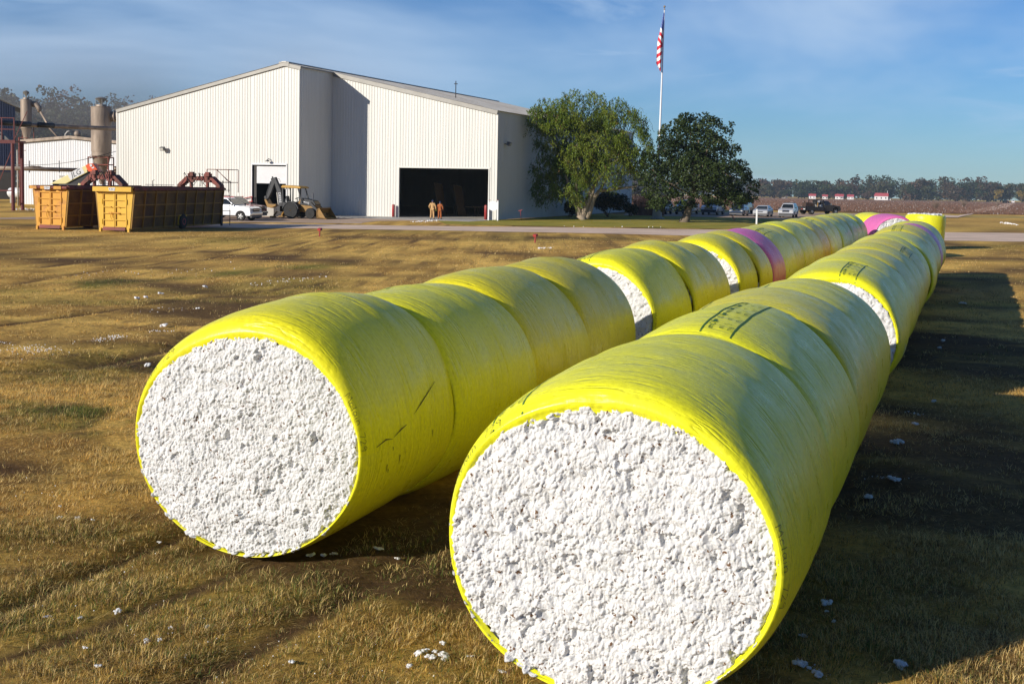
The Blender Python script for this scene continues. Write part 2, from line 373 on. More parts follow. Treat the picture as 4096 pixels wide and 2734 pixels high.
bp = nd(t, 'ShaderNodeBump', i_Strength=0.7, i_Distance=0.06); lk(t, n1.outputs[0], bp.inputs['Height']); lk(t, bp.outputs[0], b.inputs['Normal'])
tag(np_mesh('ground', np.stack([GX, GY, GZ], -1).reshape(-1, 3), GF, mg, smooth=True, col=gc), 'dry tan and brown grassland of the gin yard', 'ground', kind='structure')

# ------------------------------------------------------------------ flat sheets: road, yard, lawn, field
def sheet(name, poly, z, m, label, cat, jit=0.25, step=1.2, seed=0):
    P = [Vector((p[0], p[1])) for p in poly]; out = []; r = random.Random(seed)
    for i, p in enumerate(P):
        q = P[(i + 1) % len(P)]; n = max(1, int((q - p).length / step)); d = (q - p).normalized(); nn = Vector((-d.y, d.x))
        for k in range(n):
            o = (float(fbm(np.array((p + (q - p) * k / n).x * 1.0), np.array((p + (q - p) * k / n).y), 3.0, seed + 3, 3)) - .5) * 2 * jit if k else 0
            out.append(p + (q - p) * (k / n) + nn * o)
    o = mesh_obj(name, [(p.x, p.y, z + float(far_z(p.y))) for p in out], [tuple(range(len(out)))], m)
    return tag(o, label, cat, kind='structure')
M['gravel'] = mat('pale_gravel', (0.74, 0.56, 0.42), 0.95, 0, 0.2, 1.2, 0.4, 18, col2=(0.58, 0.43, 0.32), streak=(0.35, 1.3, 1), spec=0.1)
M['dirt'] = mat('packed_dirt', (0.52, 0.38, 0.27), 0.95, 0, 0.25, 0.9, 0.4, 15, col2=(0.34, 0.24, 0.165), streak=(0.3, 1.2, 1), spec=0.1)
M['lawn'] = mat('lawn_turf', (0.24, 0.23, 0.035), 0.95, 0, 0.3, 1.5, 0.6, 9, col2=(0.48, 0.34, 0.07), mask=(0.46, 0.62), streak=(0.4, 1.2, 1), spec=0.1)
M['straw'] = mat('straw_verge', (0.58, 0.41, 0.12), 0.95, 0, 0.25, 1.0, 0.5, 8, col2=(0.20, 0.15, 0.05), streak=(0.3, 1.4, 1), spec=0.1)
M['field'] = mat('harvested_cotton_field', (0.25, 0.15, 0.10), 0.95, 0, 0.45, 1.1, 0.6, 6, col2=(0.16, 0.095, 0.07), streak=(0.25, 1.6, 1), spec=0.1)
G2 = lambda *p: gp(*p).to_2d()
def L2(x, y): v = BARN0 + RT * x + AX * y; return Vector((v.x, v.y))
BARN0 = Vector((-20.591, 118.264, 0))
fld = [Vector((-40, 197)), Vector((28, 192)), Vector((62, 190)), Vector((110, 192)), Vector((330, 205)), Vector((900, 1100)), Vector((700, 1235)), Vector((500, 1228)), Vector((300, 1236)), Vector((100, 1230)), Vector((-150, 1235))]
sheet('cotton_field', fld, 0.03, M['field'], 'wide brown harvested cotton field stretching to the woods', 'field', 0.6, 12, 4)
sheet('gravel_road', [G2(1250, 897), G2(1700, 904), G2(2200, 909), G2(2740, 917), G2(3100, 922), Vector((60, 112)), Vector((140, 118)), Vector((140, 100)), Vector((50, 91.5)), G2(3100, 952), G2(2740, 942), G2(2200, 930), G2(1700, 921), G2(1250, 914), G2(700, 909), G2(300, 905), G2(300, 896), G2(800, 893)], 0.012, M['gravel'], 'pale gravel road crossing the yard in front of the trees', 'road', 0.5, 1.5, 8)
sheet('dirt_yard', [L2(-9, -0.6), L2(-0.5, -1.2), L2(1.5, 4.6), L2(7.2, 5.4), L2(17.0, 6.2), L2(16.4, 3.0), L2(13, -1.5), L2(11, -5), L2(13, -12), L2(0, -19), L2(-14, -27), L2(-14, -12)], 0.008, M['dirt'], 'packed brown dirt apron in front of the barn doors', 'yard', 0.5, 1.5, 2)
sheet('parking_lot', [G2(2500, 851), G2(3100, 849), G2(3430, 854), G2(3640, 864), G2(3690, 880), G2(3620, 905), G2(3560, 928), G2(3300, 925), G2(3240, 900), G2(3150, 880), G2(2950, 872), G2(2500, 862)], 0.010, M['dirt'], 'bare dirt parking ground beyond the lawn', 'ground', 0.7, 2, 5)
sheet('lawn', [L2(17.0, 6.3), L2(18.2, 8), L2(18.3, 39), G2(2500, 861), G2(2950, 871), G2(3150, 879), G2(3235, 899), G2(3260, 918), G2(3100, 918), G2(2740, 913), G2(2200, 905), G2(1790, 898), L2(13.5, 2.2)], 0.014, M['lawn'], 'green and straw coloured lawn under the two trees', 'lawn', 0.3, 1.5, 6)
sheet('grass_verge', [Vector((18, 172)), Vector((60, 166)), Vector((110, 170)), Vector((330, 178)), Vector((330, 204)), Vector((112, 189)), Vector((62, 180)), Vector((20, 186))], 0.009, M['straw'], 'strip of yellow grass along the near edge of the field', 'verge', 0.8, 2.5, 7)
GS = lambda *p: gps(*p).to_2d()
sheet('field_track', [G2(3640, 869), GS(3850, 846), GS(3960, 828), GS(4030, 812.5), GS(4062, 812.5), GS(4035, 829), GS(3960, 848), G2(3830, 872)], 0.07, M['gravel'], 'pale dirt track running through the brown field', 'track', 0.3, 8, 9)
# ------------------------------------------------------------------ metal barn (local X along the gable, Y into the barn)
barn = thing('metal_barn', 'huge cream ribbed metal barn with a stepped gable front and open black doorway', 'barn', BARN0, -TH)
def ribbed(name, p0, p1, z0, ztop, m, parent, pitch=0.305, dp=0.032, out=None, seed=0):
    # standing-rib sheet wall from p0 to p1 (2-D), ztop(s) gives the top; out = unit normal pointing outside
    p0, p1 = Vector(p0), Vector(p1); L = (p1 - p0).length; d = (p1 - p0) / L; n = Vector(out)
    r = random.Random(seed); prof = [(0.0, 0.0)]; s = pitch * 0.5
    while s < L - 0.09:
        w_ = 0.02; j = r.uniform(-.006, .006)
        prof += [(s - .045, 0), (s - .022 + j, dp), (s + .022 + j, dp), (s + .045, 0)]; s += pitch
    prof.append((L, 0.0)); V = []; F = []
    cuts = [0.0, 1.0] if ztop is None else None
    for s_, h in prof:
        q = p0 + d * s_ + n * h; V.append((q.x, q.y, z0(s_) if callable(z0) else z0)); V.append((q.x, q.y, ztop(s_)))
    for i in range(len(prof) - 1): F.append((2 * i, 2 * i + 2, 2 * i + 3, 2 * i + 1))
    return mesh_obj(name, V, F, m, parent)
XL, XR_, XA, ZE, ZA, YB, YE = -21.15, 17.88, -1.6, 10.25, 14.62, 6.4, 55.9
def roofz(x): return ZE + (ZA - ZE) * (x - XL) / (XA - XL) if x < XA else ZE + 0.15 + (ZA - ZE - 0.15) * (XR_ - x) / (XR_ - XA)
sid = M['siding']
DX0, DX1, DZ = -5.16, -1.36, 4.90; SILL = 0.85
fw = [ribbed('front_wall', (XL, 0), (DX0, 0), 0.05, lambda s: roofz(XL + s), sid, barn, out=(0, -1), seed=1),
      ribbed('front_wall', (DX0, 0), (DX1, 0), DZ, lambda s: roofz(DX0 + s), sid, barn, out=(0, -1), seed=2),
      ribbed('front_wall', (DX1, 0), (0, 0), 0.05, lambda s: roofz(DX1 + s), sid, barn, out=(0, -1), seed=3)]
ribbed('step_wall', (0, 0), (0, YB), SILL, lambda s: roofz(0), sid, barn, out=(1, 0), seed=4)
GX0, GX1, GZ = 7.43, 17.14, 4.93
ribbed('bay_wall', (0, YB), (GX0, YB), 0.03, lambda s: roofz(s), sid, barn, out=(0, -1), seed=5)
ribbed('bay_wall', (GX0, YB), (GX1, YB), GZ, lambda s: roofz(GX0 + s), sid, barn, out=(0, -1), seed=6)
ribbed('bay_wall', (GX1, YB), (XR_, YB), 0.03, lambda s: roofz(GX1 + s), sid, barn, out=(0, -1), seed=7)
ribbed('side_wall', (XR_, YB), (XR_, YE), 0.03, lambda s: roofz(XR_), sid, barn, out=(1, 0), seed=8)
ribbed('side_wall', (XL, 0), (XL, YE), 0.03, lambda s: roofz(XL), sid, barn, out=(-1, 0), seed=9)
ribbed('rear_wall', (XL, YE), (XR_, YE), 0.03, lambda s: roofz(XL + s), sid, barn, pitch=1.2, out=(0, 1), seed=10)
# roof in two slopes, the right one cut back behind the bay
def slope(x0, x1, y0, y1, name):
    V = []; F = []; n = int((y1 - y0) / 0.6); ys = []
    for k in range(n + 1):
        y = y0 + (y1 - y0) * k / n; ys += [(y - .05, 0.0), (y, .035), (y + .05, 0.0)]
    for y, h in ys: V += [(x0, y, roofz(x0) + .06 + h), (x1, y, roofz(min(max(x1, XL), XR_)) + .06 + h + (roofz(XR_) - roofz(XR_ - 1)) * max(0, x1 - XR_) - (roofz(XL + 1) - roofz(XL)) * max(0, XL - x1))]
    for i in range(len(ys) - 1): F.append((2 * i, 2 * i + 1, 2 * i + 3, 2 * i + 2))
    return mesh_obj(name, V, F, M['galv'], barn)
rf = slope(XA, XL - .25, -.18, YE + .2, 'roof'); slope(XA, 0.22, -.18, YB - .2, 'roof'); slope(XA, XR_ + .25, YB - .18, YE + .2, 'roof')
mb = MB()
def fascia(x0, x1, y, h=0.34):
    mb.bar((x0, y, roofz(x0) - h / 2 + .05), (x1, y, roofz(x1) - h / 2 + .05), 0.10, h)
fascia(XL - .22 + .22, XA, -.12); fascia(XA, 0.2, -.12); fascia(0.2, XR_, YB - .12, .40)
mb.box((XA, -.135, ZA - .10), (1.1, .14, .42)); mb.bar((0.2, -.1, roofz(0) - .02), (0.2, YB, roofz(0) - .02), .05, .12)
mb.build('gable_trim', M['trim'], barn)
mb = MB(); mb.box((XA, YE / 2, ZA + .12), (.5, YE + .4, .08)); mb.build('ridge_cap', M['galv'], barn)
for x in (-21.15, 0): mb = MB(); mb.box((x + (.03 if x < 0 else -.03), -.03, (.05 + roofz(x)) / 2), (.14, .07, roofz(x) - .5)); mb.build('corner_trim', M['siding'], barn)
mb = MB(); mb.box((XR_ - .03, YB - .03, 5.1), (.14, .07, 10)); mb.build('corner_trim', M['siding'], barn)
mb = MB(); mb.box((-.14, YB / 2, SILL / 2), (.26, YB, SILL)); mb.build('foundation_block', M['concrete'], barn)
# interior: floor, lining of the roof and walls so that the doorways look into a dark hall
mb = MB()
mb.box((-1.65, 28, .012), (38.6, 55.4, .02)); mb.build('barn_floor', M['concrete'], barn)
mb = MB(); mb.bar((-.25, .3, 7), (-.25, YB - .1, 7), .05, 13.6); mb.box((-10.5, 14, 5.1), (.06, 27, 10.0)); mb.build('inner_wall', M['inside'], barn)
mb = MB()
for y in range(8, 56, 8):
    for x in (XL + .4, XR_ - .5): mb.bar((x, y, 0), (x, y, 10), .22, .3)
    mb.bar((XL + .4, y, 10), (XA, y, 14.1), .25, .6); mb.bar((XR_ - .4, y, 10), (XA, y, 14.1), .25, .6)
mb.build('steel_frame', M['dark'], barn)
# loading door with half raised curtain
dr = MB(); 
dr.box(((DX0 + DX1) / 2, -.05, DZ + .07), (DX1 - DX0 + .16, .14, .14))
for x in (DX0 - .05, DX1 + .05): dr.box((x, -.045, (DZ + SILL) / 2), (.1, .1, DZ - SILL))
door = dr.build('loading_door', M['white'], barn)
V = []; F = []; zs = np.arange(3.12, DZ - .1, .055)
for i, z in enumerate(zs): h = .015 if i % 2 else -.015; V += [(DX0 + .42, .10 + h, z), (DX1 - .05, .10 + h, z)]
for i in range(len(zs) - 1): F.append((2 * i, 2 * i + 1, 2 * i + 3, 2 * i + 2))
mesh_obj('roller_curtain', V, F, M['white'], door)
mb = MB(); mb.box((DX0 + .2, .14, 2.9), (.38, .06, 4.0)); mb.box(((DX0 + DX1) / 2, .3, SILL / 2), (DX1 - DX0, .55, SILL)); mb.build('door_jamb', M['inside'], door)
mb = MB()
for x, t_ in ((GX0, 1), (GX1, -1)): mb.box((x + t_ * .06, YB + .05, GZ / 2), (.12, .22, GZ))
mb.box(((GX0 + GX1) / 2, YB + .05, GZ + .02), (GX1 - GX0 + .1, .2, .14)); mb.build('doorway_frame', M['siding'], barn)
def floodlight(name, p, out, parent):
    p, o = Vector(p), Vector(out); s = Vector((0, 0, 1)).cross(o).normalized()
    mb = MB(); mb.bar(p, p + o * .35, .08); 
    Mx = Matrix((s, o, Vector((0, 0, 1)))).transposed() @ Matrix.Rotation(math.radians(-20), 3, 'X')
    mb.box(p + o * .45, (.50, .30, .36), 0, Mx); f = mb.build(name, M['plastic_grey'], parent, bevel=.02)
    g = MB(); g.box(p + o * .62 + Vector((0, 0, -.06)), (.42, .02, .28), 0, Mx); g.build('lens', M['headlamp'], f)
floodlight('floodlight', (-15.3, 0, 6.35), (0, -1, 0), barn); floodlight('floodlight', (XR_, 8.3, 7.35), (1, 0, 0), barn)
mb = MB(); mb.tube([(-3.22, 0, 5.42), (-3.22, -.25, 5.5), (-3.22, -.42, 5.38)], .035); mb.lathe([(.02, .06), (.07, .04), (.24, -.14)], 14, c=(-3.22, -.42, 5.36)); mb.build('barn_lamp', M['plastic_grey'], barn, smooth=True)
mb = MB(); mb.tube([(8.9, 17, 11.6), (8.9, 17, 14.2)], .05); mb.tube([(8.7, 17, 13.9), (9.1, 17, 13.9)], .04); mb.build('roof_vent_pipe', M['dark'], barn)
# lumber and crates standing in the dim hall
def inbarn(x, y, z=0): return BARN0 + RT * x + AX * y + Vector((0, 0, z))
for k, (x, lab) in enumerate(((8.6, 'stack of pale plywood sheets leaning just inside the big doorway at its left'), (10.4, 'tall pale panel leaning in the dark doorway behind the two workers'))):
    mb = MB()
    for j in range(4): mb.bar((j * .05 - .2, .1 * j, .05), (.35 + j * .03, 1.0 + .1 * j, 3.4 - .2 * k), .06, 1.5 - .1 * j, up=(1, 0, 0))
    tag(mb.build('lumber_panel', M['wood'], None, loc=inbarn(x, 15 + k), rz=-TH + 1.4), lab, 'panel', 'lumber inside the barn')
th = thing('loading_table', 'dim wooden loading table standing deep in the dark doorway', 'table', inbarn(11.5, 17), -TH)
mb = MB(); mb.box((0, 0, 1.0), (5, 1.2, .12)); mb.build('table_top', M['wood'], th)
for x in (-2.3, 0, 2.3):
    for y in (-.5, .5): mb = MB(); mb.box((x, y, .47), (.12, .12, .94)); mb.build('leg', M['wood'], th)
# ------------------------------------------------------------------ ramp with red rails to the loading door
rp = thing('loading_ramp', 'concrete ramp with red steel rails rising to the half open loading door', 'ramp', BARN0, -TH)
mb = MB(); mb.prism([(-8.8, 0.02), (-5.0, .84), (-1.6, .84), (-1.6, .02)], -1.9, -.12, 'XZ'); mb.build('ramp_slab', M['concrete'], rp)
for y, nm in ((-1.85, 'railing'), (-.2, 'railing')):
    mb = MB()
    for x, zz in ((-8.4, .12), (-6.7, .46), (-5.1, .80)): mb.tube([(x, y, zz), (x, y, zz + 1.0)], .055, 8)
    for h in (.08, .55, 1.0): mb.tube([(-8.6, y, .08 + h), (-5.0, y, .82 + h)], .05, 8)
    mb.build(nm, M['red'], rp)
# ------------------------------------------------------------------ bollards, sign, tee handle
def bollard(p, h, lab):
    b_ = thing('bollard', lab, 'bollard', p, 0, 'bollards beside the big doorway')
    mb = MB(); mb.lathe([(.15, 0), (.15, h - .08), (.12, h - .02), (.03, h)], 16); mb.build('post', M['red'], b_, smooth=True)
    mb = MB(); mb.lathe([(.24, -.02), (.24, .03), (.16, .05)], 16); mb.build('footing', M['concrete'], b_)
bollard(inbarn(7.15, 6.0), 1.28, 'dark red steel bollard guarding the left side of the big doorway')
bollard(inbarn(17.0, 5.9), 1.45, 'red steel bollard at the right side of the big doorway beside the white sign')
sg = thing('yard_sign', 'white two post sign board standing at the right corner of the barn front', 'sign', gp(1972, 882), -TH)
for x in (-.47, .47):
    mb = MB(); mb.box((x, 0, .93), (.13, .10, 1.86)); mb.prism([(x - .065, 1.86), (x + .065, 1.86), (x, 1.93)], -.05, .05); mb.build('post', M['white'], sg)
mb = MB(); top = [(-.40 + .8 * i / 12, 1.72 + .14 * math.sin(math.pi * i / 12)) for i in range(13)]; bot = [(.40 - .8 * i / 12, 1.06 - .14 * math.sin(math.pi * i / 12)) for i in range(13)]
mb.prism(top + bot, -.03, .03); pn = mb.build('panel', M['white'], sg)
M['faint'] = mat('faint_grey_print', (0.62, 0.62, 0.63), 0.6)
mb = MB(); r = random.Random(3); x = -.31
while x < .3: w_ = r.uniform(.025, .05); mb.box((x, -.033, 1.60), (w_, .004, .055)); x += w_ + r.choice((.015, .015, .05))
mb.build('worn_lettering', M['faint'], pn)
for x in (-.36, .45): mb = MB(); mb.box((x, -.02, 1.945), (.16, .06, .03)); mb.build('red_cap', M['red'], sg)
th = thing('tee_handle', 'thin red steel tee shaped valve handle leaning in front of the shaded barn side', 'valve handle', gp(2085, 881), -TH)
mb = MB(); mb.tube([(0, 0, 0), (-.12, 0, .95)], .025); mb.build('stem', M['red'], th); mb = MB(); mb.tube([(-.32, 0, .90), (.09, 0, 1.0)], .03); mb.build('crossbar', M['red'], th)
for p, lab in (((1278, 946), 'short red marker post with a flat top plate standing before the stepped barn wall'), ((2140, 971), 'short red marker post with a tilted top plate close behind the left row of bales')):
    th = thing('marker_post', lab, 'marker post', gp(*p), random.uniform(-.6, .2) - .2, 'red marker posts on the grass')
    mb = MB(); mb.tube([(0, 0, -.05), (.02, 0, .42)], .045, 10); mb.build('post', M['red'], th)
    mb = MB(); mb.box((.02, 0, .46), (.24, .20, .14), 0, Matrix.Rotation(.25, 3, 'X')); mb.build('plate', M['red'], th)
th = thing('white_post', 'white painted wooden post rising behind the left row of bales', 'post', gp(3026, 897), -TH)
mb = MB(); mb.box((0, 0, .72), (.15, .15, 1.44)); mb.build('post', M['white'], th); mb = MB(); mb.loft([[(-.085, -.085, 1.44), (.085, -.085, 1.44), (.085, .085, 1.44), (-.085, .085, 1.44)], [(-.02, -.02, 1.50), (.02, -.02, 1.50), (.02, .02, 1.50), (-.02, .02, 1.50)]]); mb.build('cap', M['white'], th)
th = thing('leaning_rail', 'pair of thin dark red rails leaning in the tree shadow before the blue car', 'rail', gp(2938, 881), -TH)
for dx in (0, .12): mb = MB(); mb.tube([(dx, 0, 0), (dx - .45, .1, .62)], .03); mb.build('bar', M['red'], th)
# ------------------------------------------------------------------ flagpole and flag
fp = thing('flagpole', 'tall white flagpole with a ball finial rising behind the two trees', 'flagpole', gp(2628, 876), -.1)
FH = 22.15
mb = MB(); mb.tube([(0, 0, .3), (.02, 0, 6), (.2, 0, FH)], [.16, .13, .055], 12); mb.build('pole', M['white'], fp, smooth=True)
mb = MB(); mb.lathe([(.75, 0), (.75, .14), (.52, .2), (.48, .9), (.36, 1.0), (.2, 1.5), (.17, 1.6)], 16); mb.build('pedestal', M['concrete'], fp)
mb = MB(); mb.lathe([(.02, -.13), (.09, -.09), (.125, 0), (.09, .09), (.02, .13)], 14, c=(.2, 0, FH + .32)); mb.tube([(.2, 0, FH), (.2, 0, FH + .2)], .02); mb.lathe([(.09, 0), (.1, .08), (.03, .12)], 10, c=(.2, 0, FH)); mb.build('finial', M['duct'], fp, smooth=True)
fl = thing('flag', 'limp american flag of red and white stripes hanging on the flagpole', 'flag', gp(2628, 876) + Vector((.12, -.15, 0)), -.1)
mf = bpy.data.materials.new('flag_cloth'); mf.use_nodes = True; t = mf.node_tree; b = t.nodes['Principled BSDF']; a = nd(t, 'ShaderNodeVertexColor', layer_name='hue'); lk(t, a.outputs[0], b.inputs['Base Color']); b.inputs['Roughness'].default_value = .8
V = []; F = []; hue = []
# the fly has dropped: the cloth hangs down the pole as a soft folded bundle with slanting stripes
NU, NV = 14, 110
for j in range(NV + 1):
    s_ = j / NV; wd_ = (.10 + .44 * min(1, s_ * 1.9)) * (1 - max(0, s_ - .88) * 6.5)
    for i in range(NU + 1):
        u = i / NU; V.append((.10 - .03 - u * wd_ - .22 * s_, -.14 + .10 * math.sin(u * 7 + s_ * 3) * min(1, 3 * s_), FH - .35 - 6.3 * s_ + .25 * u * (s_ > .4)))
        q = s_ + .07 * u * (s_ < .55) - .10 * u * (s_ >= .55)
        if q < .31: hue.append((.75, .75, .78) if (i * 5 + j * 3) % 17 < 2 and u > .4 else (.02, .06, .30))
        else: hue.append((.60, .025, .045) if int((q - .31) * 15.5) % 2 == 1 else (.85, .85, .85))
for j in range(NV):
    for i in range(NU): a = j * (NU + 1) + i; F.append((a, a + 1, a + NU + 2, a + NU + 1))
o = np_mesh('cloth', V, F, mf, fl, smooth=True, col=np.array(hue)); sm = o.modifiers.new('thickness', 'SOLIDIFY'); sm.thickness = .006
# ------------------------------------------------------------------ round cotton bales in plastic wrap
def wrap_mat(name, col, dust, hue=0.0):
    m = bpy.data.materials.new(name); m.use_nodes = True; t = m.node_tree; b = t.nodes['Principled BSDF']
    uv = nd(t, 'ShaderNodeUVMap', uv_map='wrap')
    oi = nd(t, 'ShaderNodeObjectInfo'); 
    off = nd(t, 'ShaderNodeVectorMath', operation='ADD'); lk(t, uv.outputs[0], off.inputs[0])
    cmb = nd(t, 'ShaderNodeCombineXYZ'); sc = nd(t, 'ShaderNodeMath', operation='MULTIPLY'); sc.inputs[1].default_value = 37.0; lk(t, oi.outputs['Random'], sc.inputs[0])
    lk(t, sc.outputs[0], cmb.inputs[0]); lk(t, sc.outputs[0], cmb.inputs[1]); lk(t, cmb.outputs[0], off.inputs[1])
    def noise(scale, detail, st, rough=.6, dist=0.0):
        mp = nd(t, 'ShaderNodeMapping'); mp.inputs['Scale'].default_value = st; lk(t, off.outputs[0], mp.inputs[0])
        n = nd(t, 'ShaderNodeTexNoise', i_Scale=scale, i_Detail=detail, i_Roughness=rough, i_Distortion=dist); lk(t, mp.outputs[0], n.inputs['Vector']); return n.outputs[0]
    def rng_(s, a, b_, c=0.0, d=1.0):
        r = nd(t, 'ShaderNodeMapRange', i_1=a, i_2=b_, i_3=c, i_4=d); lk(t, s, r.inputs[0]); return r.outputs[0]
    # dust film and smears on the plastic
    dmask = rng_(noise(1.1, 7, (1, 1.5, 1), .7), .52, .82, 0, .40)
    mott = rng_(noise(22, 4, (1, 1, 1), .6), .35, .7, .86, 1.08)
    mixd = nd(t, 'ShaderNodeMix', data_type='RGBA'); lk(t, dmask, mixd.inputs[0]); mixd.inputs[6].default_value = (*col, 1); mixd.inputs[7].default_value = (*dust, 1)
    mu = nd(t, 'ShaderNodeMix', data_type='RGBA', blend_type='MULTIPLY'); mu.inputs[0].default_value = 1; lk(t, mixd.outputs[2], mu.inputs[6]); lk(t, mott, mu.inputs[7])
    spk = rng_(noise(75, 2, (.7, 1, 1), .5), .70, .76, 0, .55)
    ms = nd(t, 'ShaderNodeMix', data_type='RGBA'); lk(t, spk, ms.inputs[0]); lk(t, mu.outputs[2], ms.inputs[6]); ms.inputs[7].default_value = (.16, .16, .02, 1)
    hv = nd(t, 'ShaderNodeHueSaturation'); lk(t, ms.outputs[2], hv.inputs['Color'])
    lk(t, rng_(oi.outputs['Random'], 0, 1, .5 - hue - .008, .5 + hue * .3), hv.inputs['Hue']); lk(t, rng_(oi.outputs['Random'], 0, 1, .92, 1.05), hv.inputs['Value'])
    lk(t, hv.outputs[0], b.inputs['Base Color'])
    # stretched film: lines around the bale, puckers
    l1 = noise(30, 3, (.05, 1, 1), .6, .0); l2 = noise(9, 3, (.10, 1, 1), .5, .25); l3 = noise(2.6, 4, (.5, 1, 1)); l4 = noise(60, 2, (1, 1, 1))
    def m2(op, a, b_):
        n = nd(t, 'ShaderNodeMath', operation=op)
        for i, s in enumerate((a, b_)):
            if isinstance(s, (int, float)): n.inputs[i].default_value = s
            else: lk(t, s, n.inputs[i])
        return n.outputs[0]
    ridge = m2('POWER', m2('SUBTRACT', 1.0, m2('ABSOLUTE', m2('MULTIPLY', m2('SUBTRACT', l2, .5), 5.0), 0)), 5.0)
    ridge = m2('MULTIPLY', m2('MAXIMUM', ridge, 0), rng_(l3, .45, .62))
    h = m2('ADD', m2('ADD', m2('MULTIPLY', l1, .35), m2('MULTIPLY', ridge, .80)), m2('ADD', m2('MULTIPLY', l3, 1.2), m2('MULTIPLY', l4, .12)))
    bp = nd(t, 'ShaderNodeBump', i_Strength=0.55, i_Distance=0.026); lk(t, h, bp.inputs['Height']); lk(t, bp.outputs[0], b.inputs['Normal'])
    lk(t, rng_(noise(3.0, 6, (1, 1, 1), .7), .35, .65, .24, .44), b.inputs['Roughness'])
    b.inputs['Specular IOR Level'].default_value = 0.25
    b.inputs['Coat Weight'].default_value = .0; b.inputs['Coat Roughness'].default_value = .12
    return m
M['wrap'] = wrap_mat('yellow_bale_wrap', (.80, .765, .022), (.66, .66, .14), .012)
M['wrap_pink'] = wrap_mat('pink_bale_wrap', (.72, .16, .40), (.50, .24, .36))
mc = bpy.data.materials.new('raw_cotton'); mc.use_nodes = True; t = mc.node_tree; b = t.nodes['Principled BSDF']
g = nd(t, 'ShaderNodeTexCoord')
n1 = nd(t, 'ShaderNodeTexNoise', i_Scale=26.0, i_Detail=3.0); lk(t, g.outputs['Object'], n1.inputs['Vector'])
n2 = nd(t, 'ShaderNodeTexNoise', i_Scale=5.0, i_Detail=6.0); lk(t, g.outputs['Object'], n2.inputs['Vector'])
n3 = nd(t, 'ShaderNodeTexNoise', i_Scale=70.0, i_Detail=3.0, i_Roughness=.7); lk(t, g.outputs['Object'], n3.inputs['Vector'])
r1 = nd(t, 'ShaderNodeMapRange', i_1=.645, i_2=.68); lk(t, n1.outputs[0], r1.inputs[0])
r3 = nd(t, 'ShaderNodeMapRange', i_1=.60, i_2=.70, i_3=0, i_4=.7); lk(t, n3.outputs[0], r3.inputs[0])
r2 = nd(t, 'ShaderNodeMapRange', i_1=.3, i_2=.7, i_3=.9, i_4=1.04); lk(t, n2.outputs[0], r2.inputs[0])
x1 = nd(t, 'ShaderNodeMix', data_type='RGBA'); lk(t, r1.outputs[0], x1.inputs[0]); x1.inputs[6].default_value = (.69, .685, .67, 1); x1.inputs[7].default_value = (.16, .09, .05, 1)
x2 = nd(t, 'ShaderNodeMix', data_type='RGBA'); lk(t, r3.outputs[0], x2.inputs[0]); lk(t, x1.outputs[2], x2.inputs[6]); x2.inputs[7].default_value = (.42, .36, .28, 1)
x3 = nd(t, 'ShaderNodeMix', data_type='RGBA', blend_type='MULTIPLY'); x3.inputs[0].default_value = 1; lk(t, x2.outputs[2], x3.inputs[6]); lk(t, r2.outputs[0], x3.inputs[7])
lk(t, x3.outputs[2], b.inputs['Base Color']); b.inputs['Roughness'].default_value = 1; b.inputs['Specular IOR Level'].default_value = .05; b.inputs['Subsurface Weight'].default_value = .28; b.inputs['Subsurface Radius'].default_value = (1, 1, 1); b.inputs['Subsurface Scale'].default_value = .022
n4 = nd(t, 'ShaderNodeTexNoise', i_Scale=85.0, i_Detail=4.0, i_Roughness=.75); lk(t, g.outputs['Object'], n4.inputs['Vector'])
bp = nd(t, 'ShaderNodeBump', i_Strength=.55, i_Distance=.012); lk(t, n4.outputs[0], bp.inputs['Height']); lk(t, bp.outputs[0], b.inputs['Normal'])
M['cotton'] = mc
M['lock'] = mc.copy(); M['lock'].name = 'loose_cotton'
for n_ in M['lock'].node_tree.nodes:
    if n_.type == 'MIX' and not n_.inputs[6].is_linked: n_.inputs[6].default_value = (.88, .87, .85, 1)
M['print'] = mat('green_print', (.05, .14, .02), .6); M['ink'] = mat('marker_ink', (.08, .09, .02), .6); M['scuff'] = mat('dirt_scuff', (.05, .04, .015), .8)
M['tag'] = mat('paper_tag', (.72, .70, .72), .6)
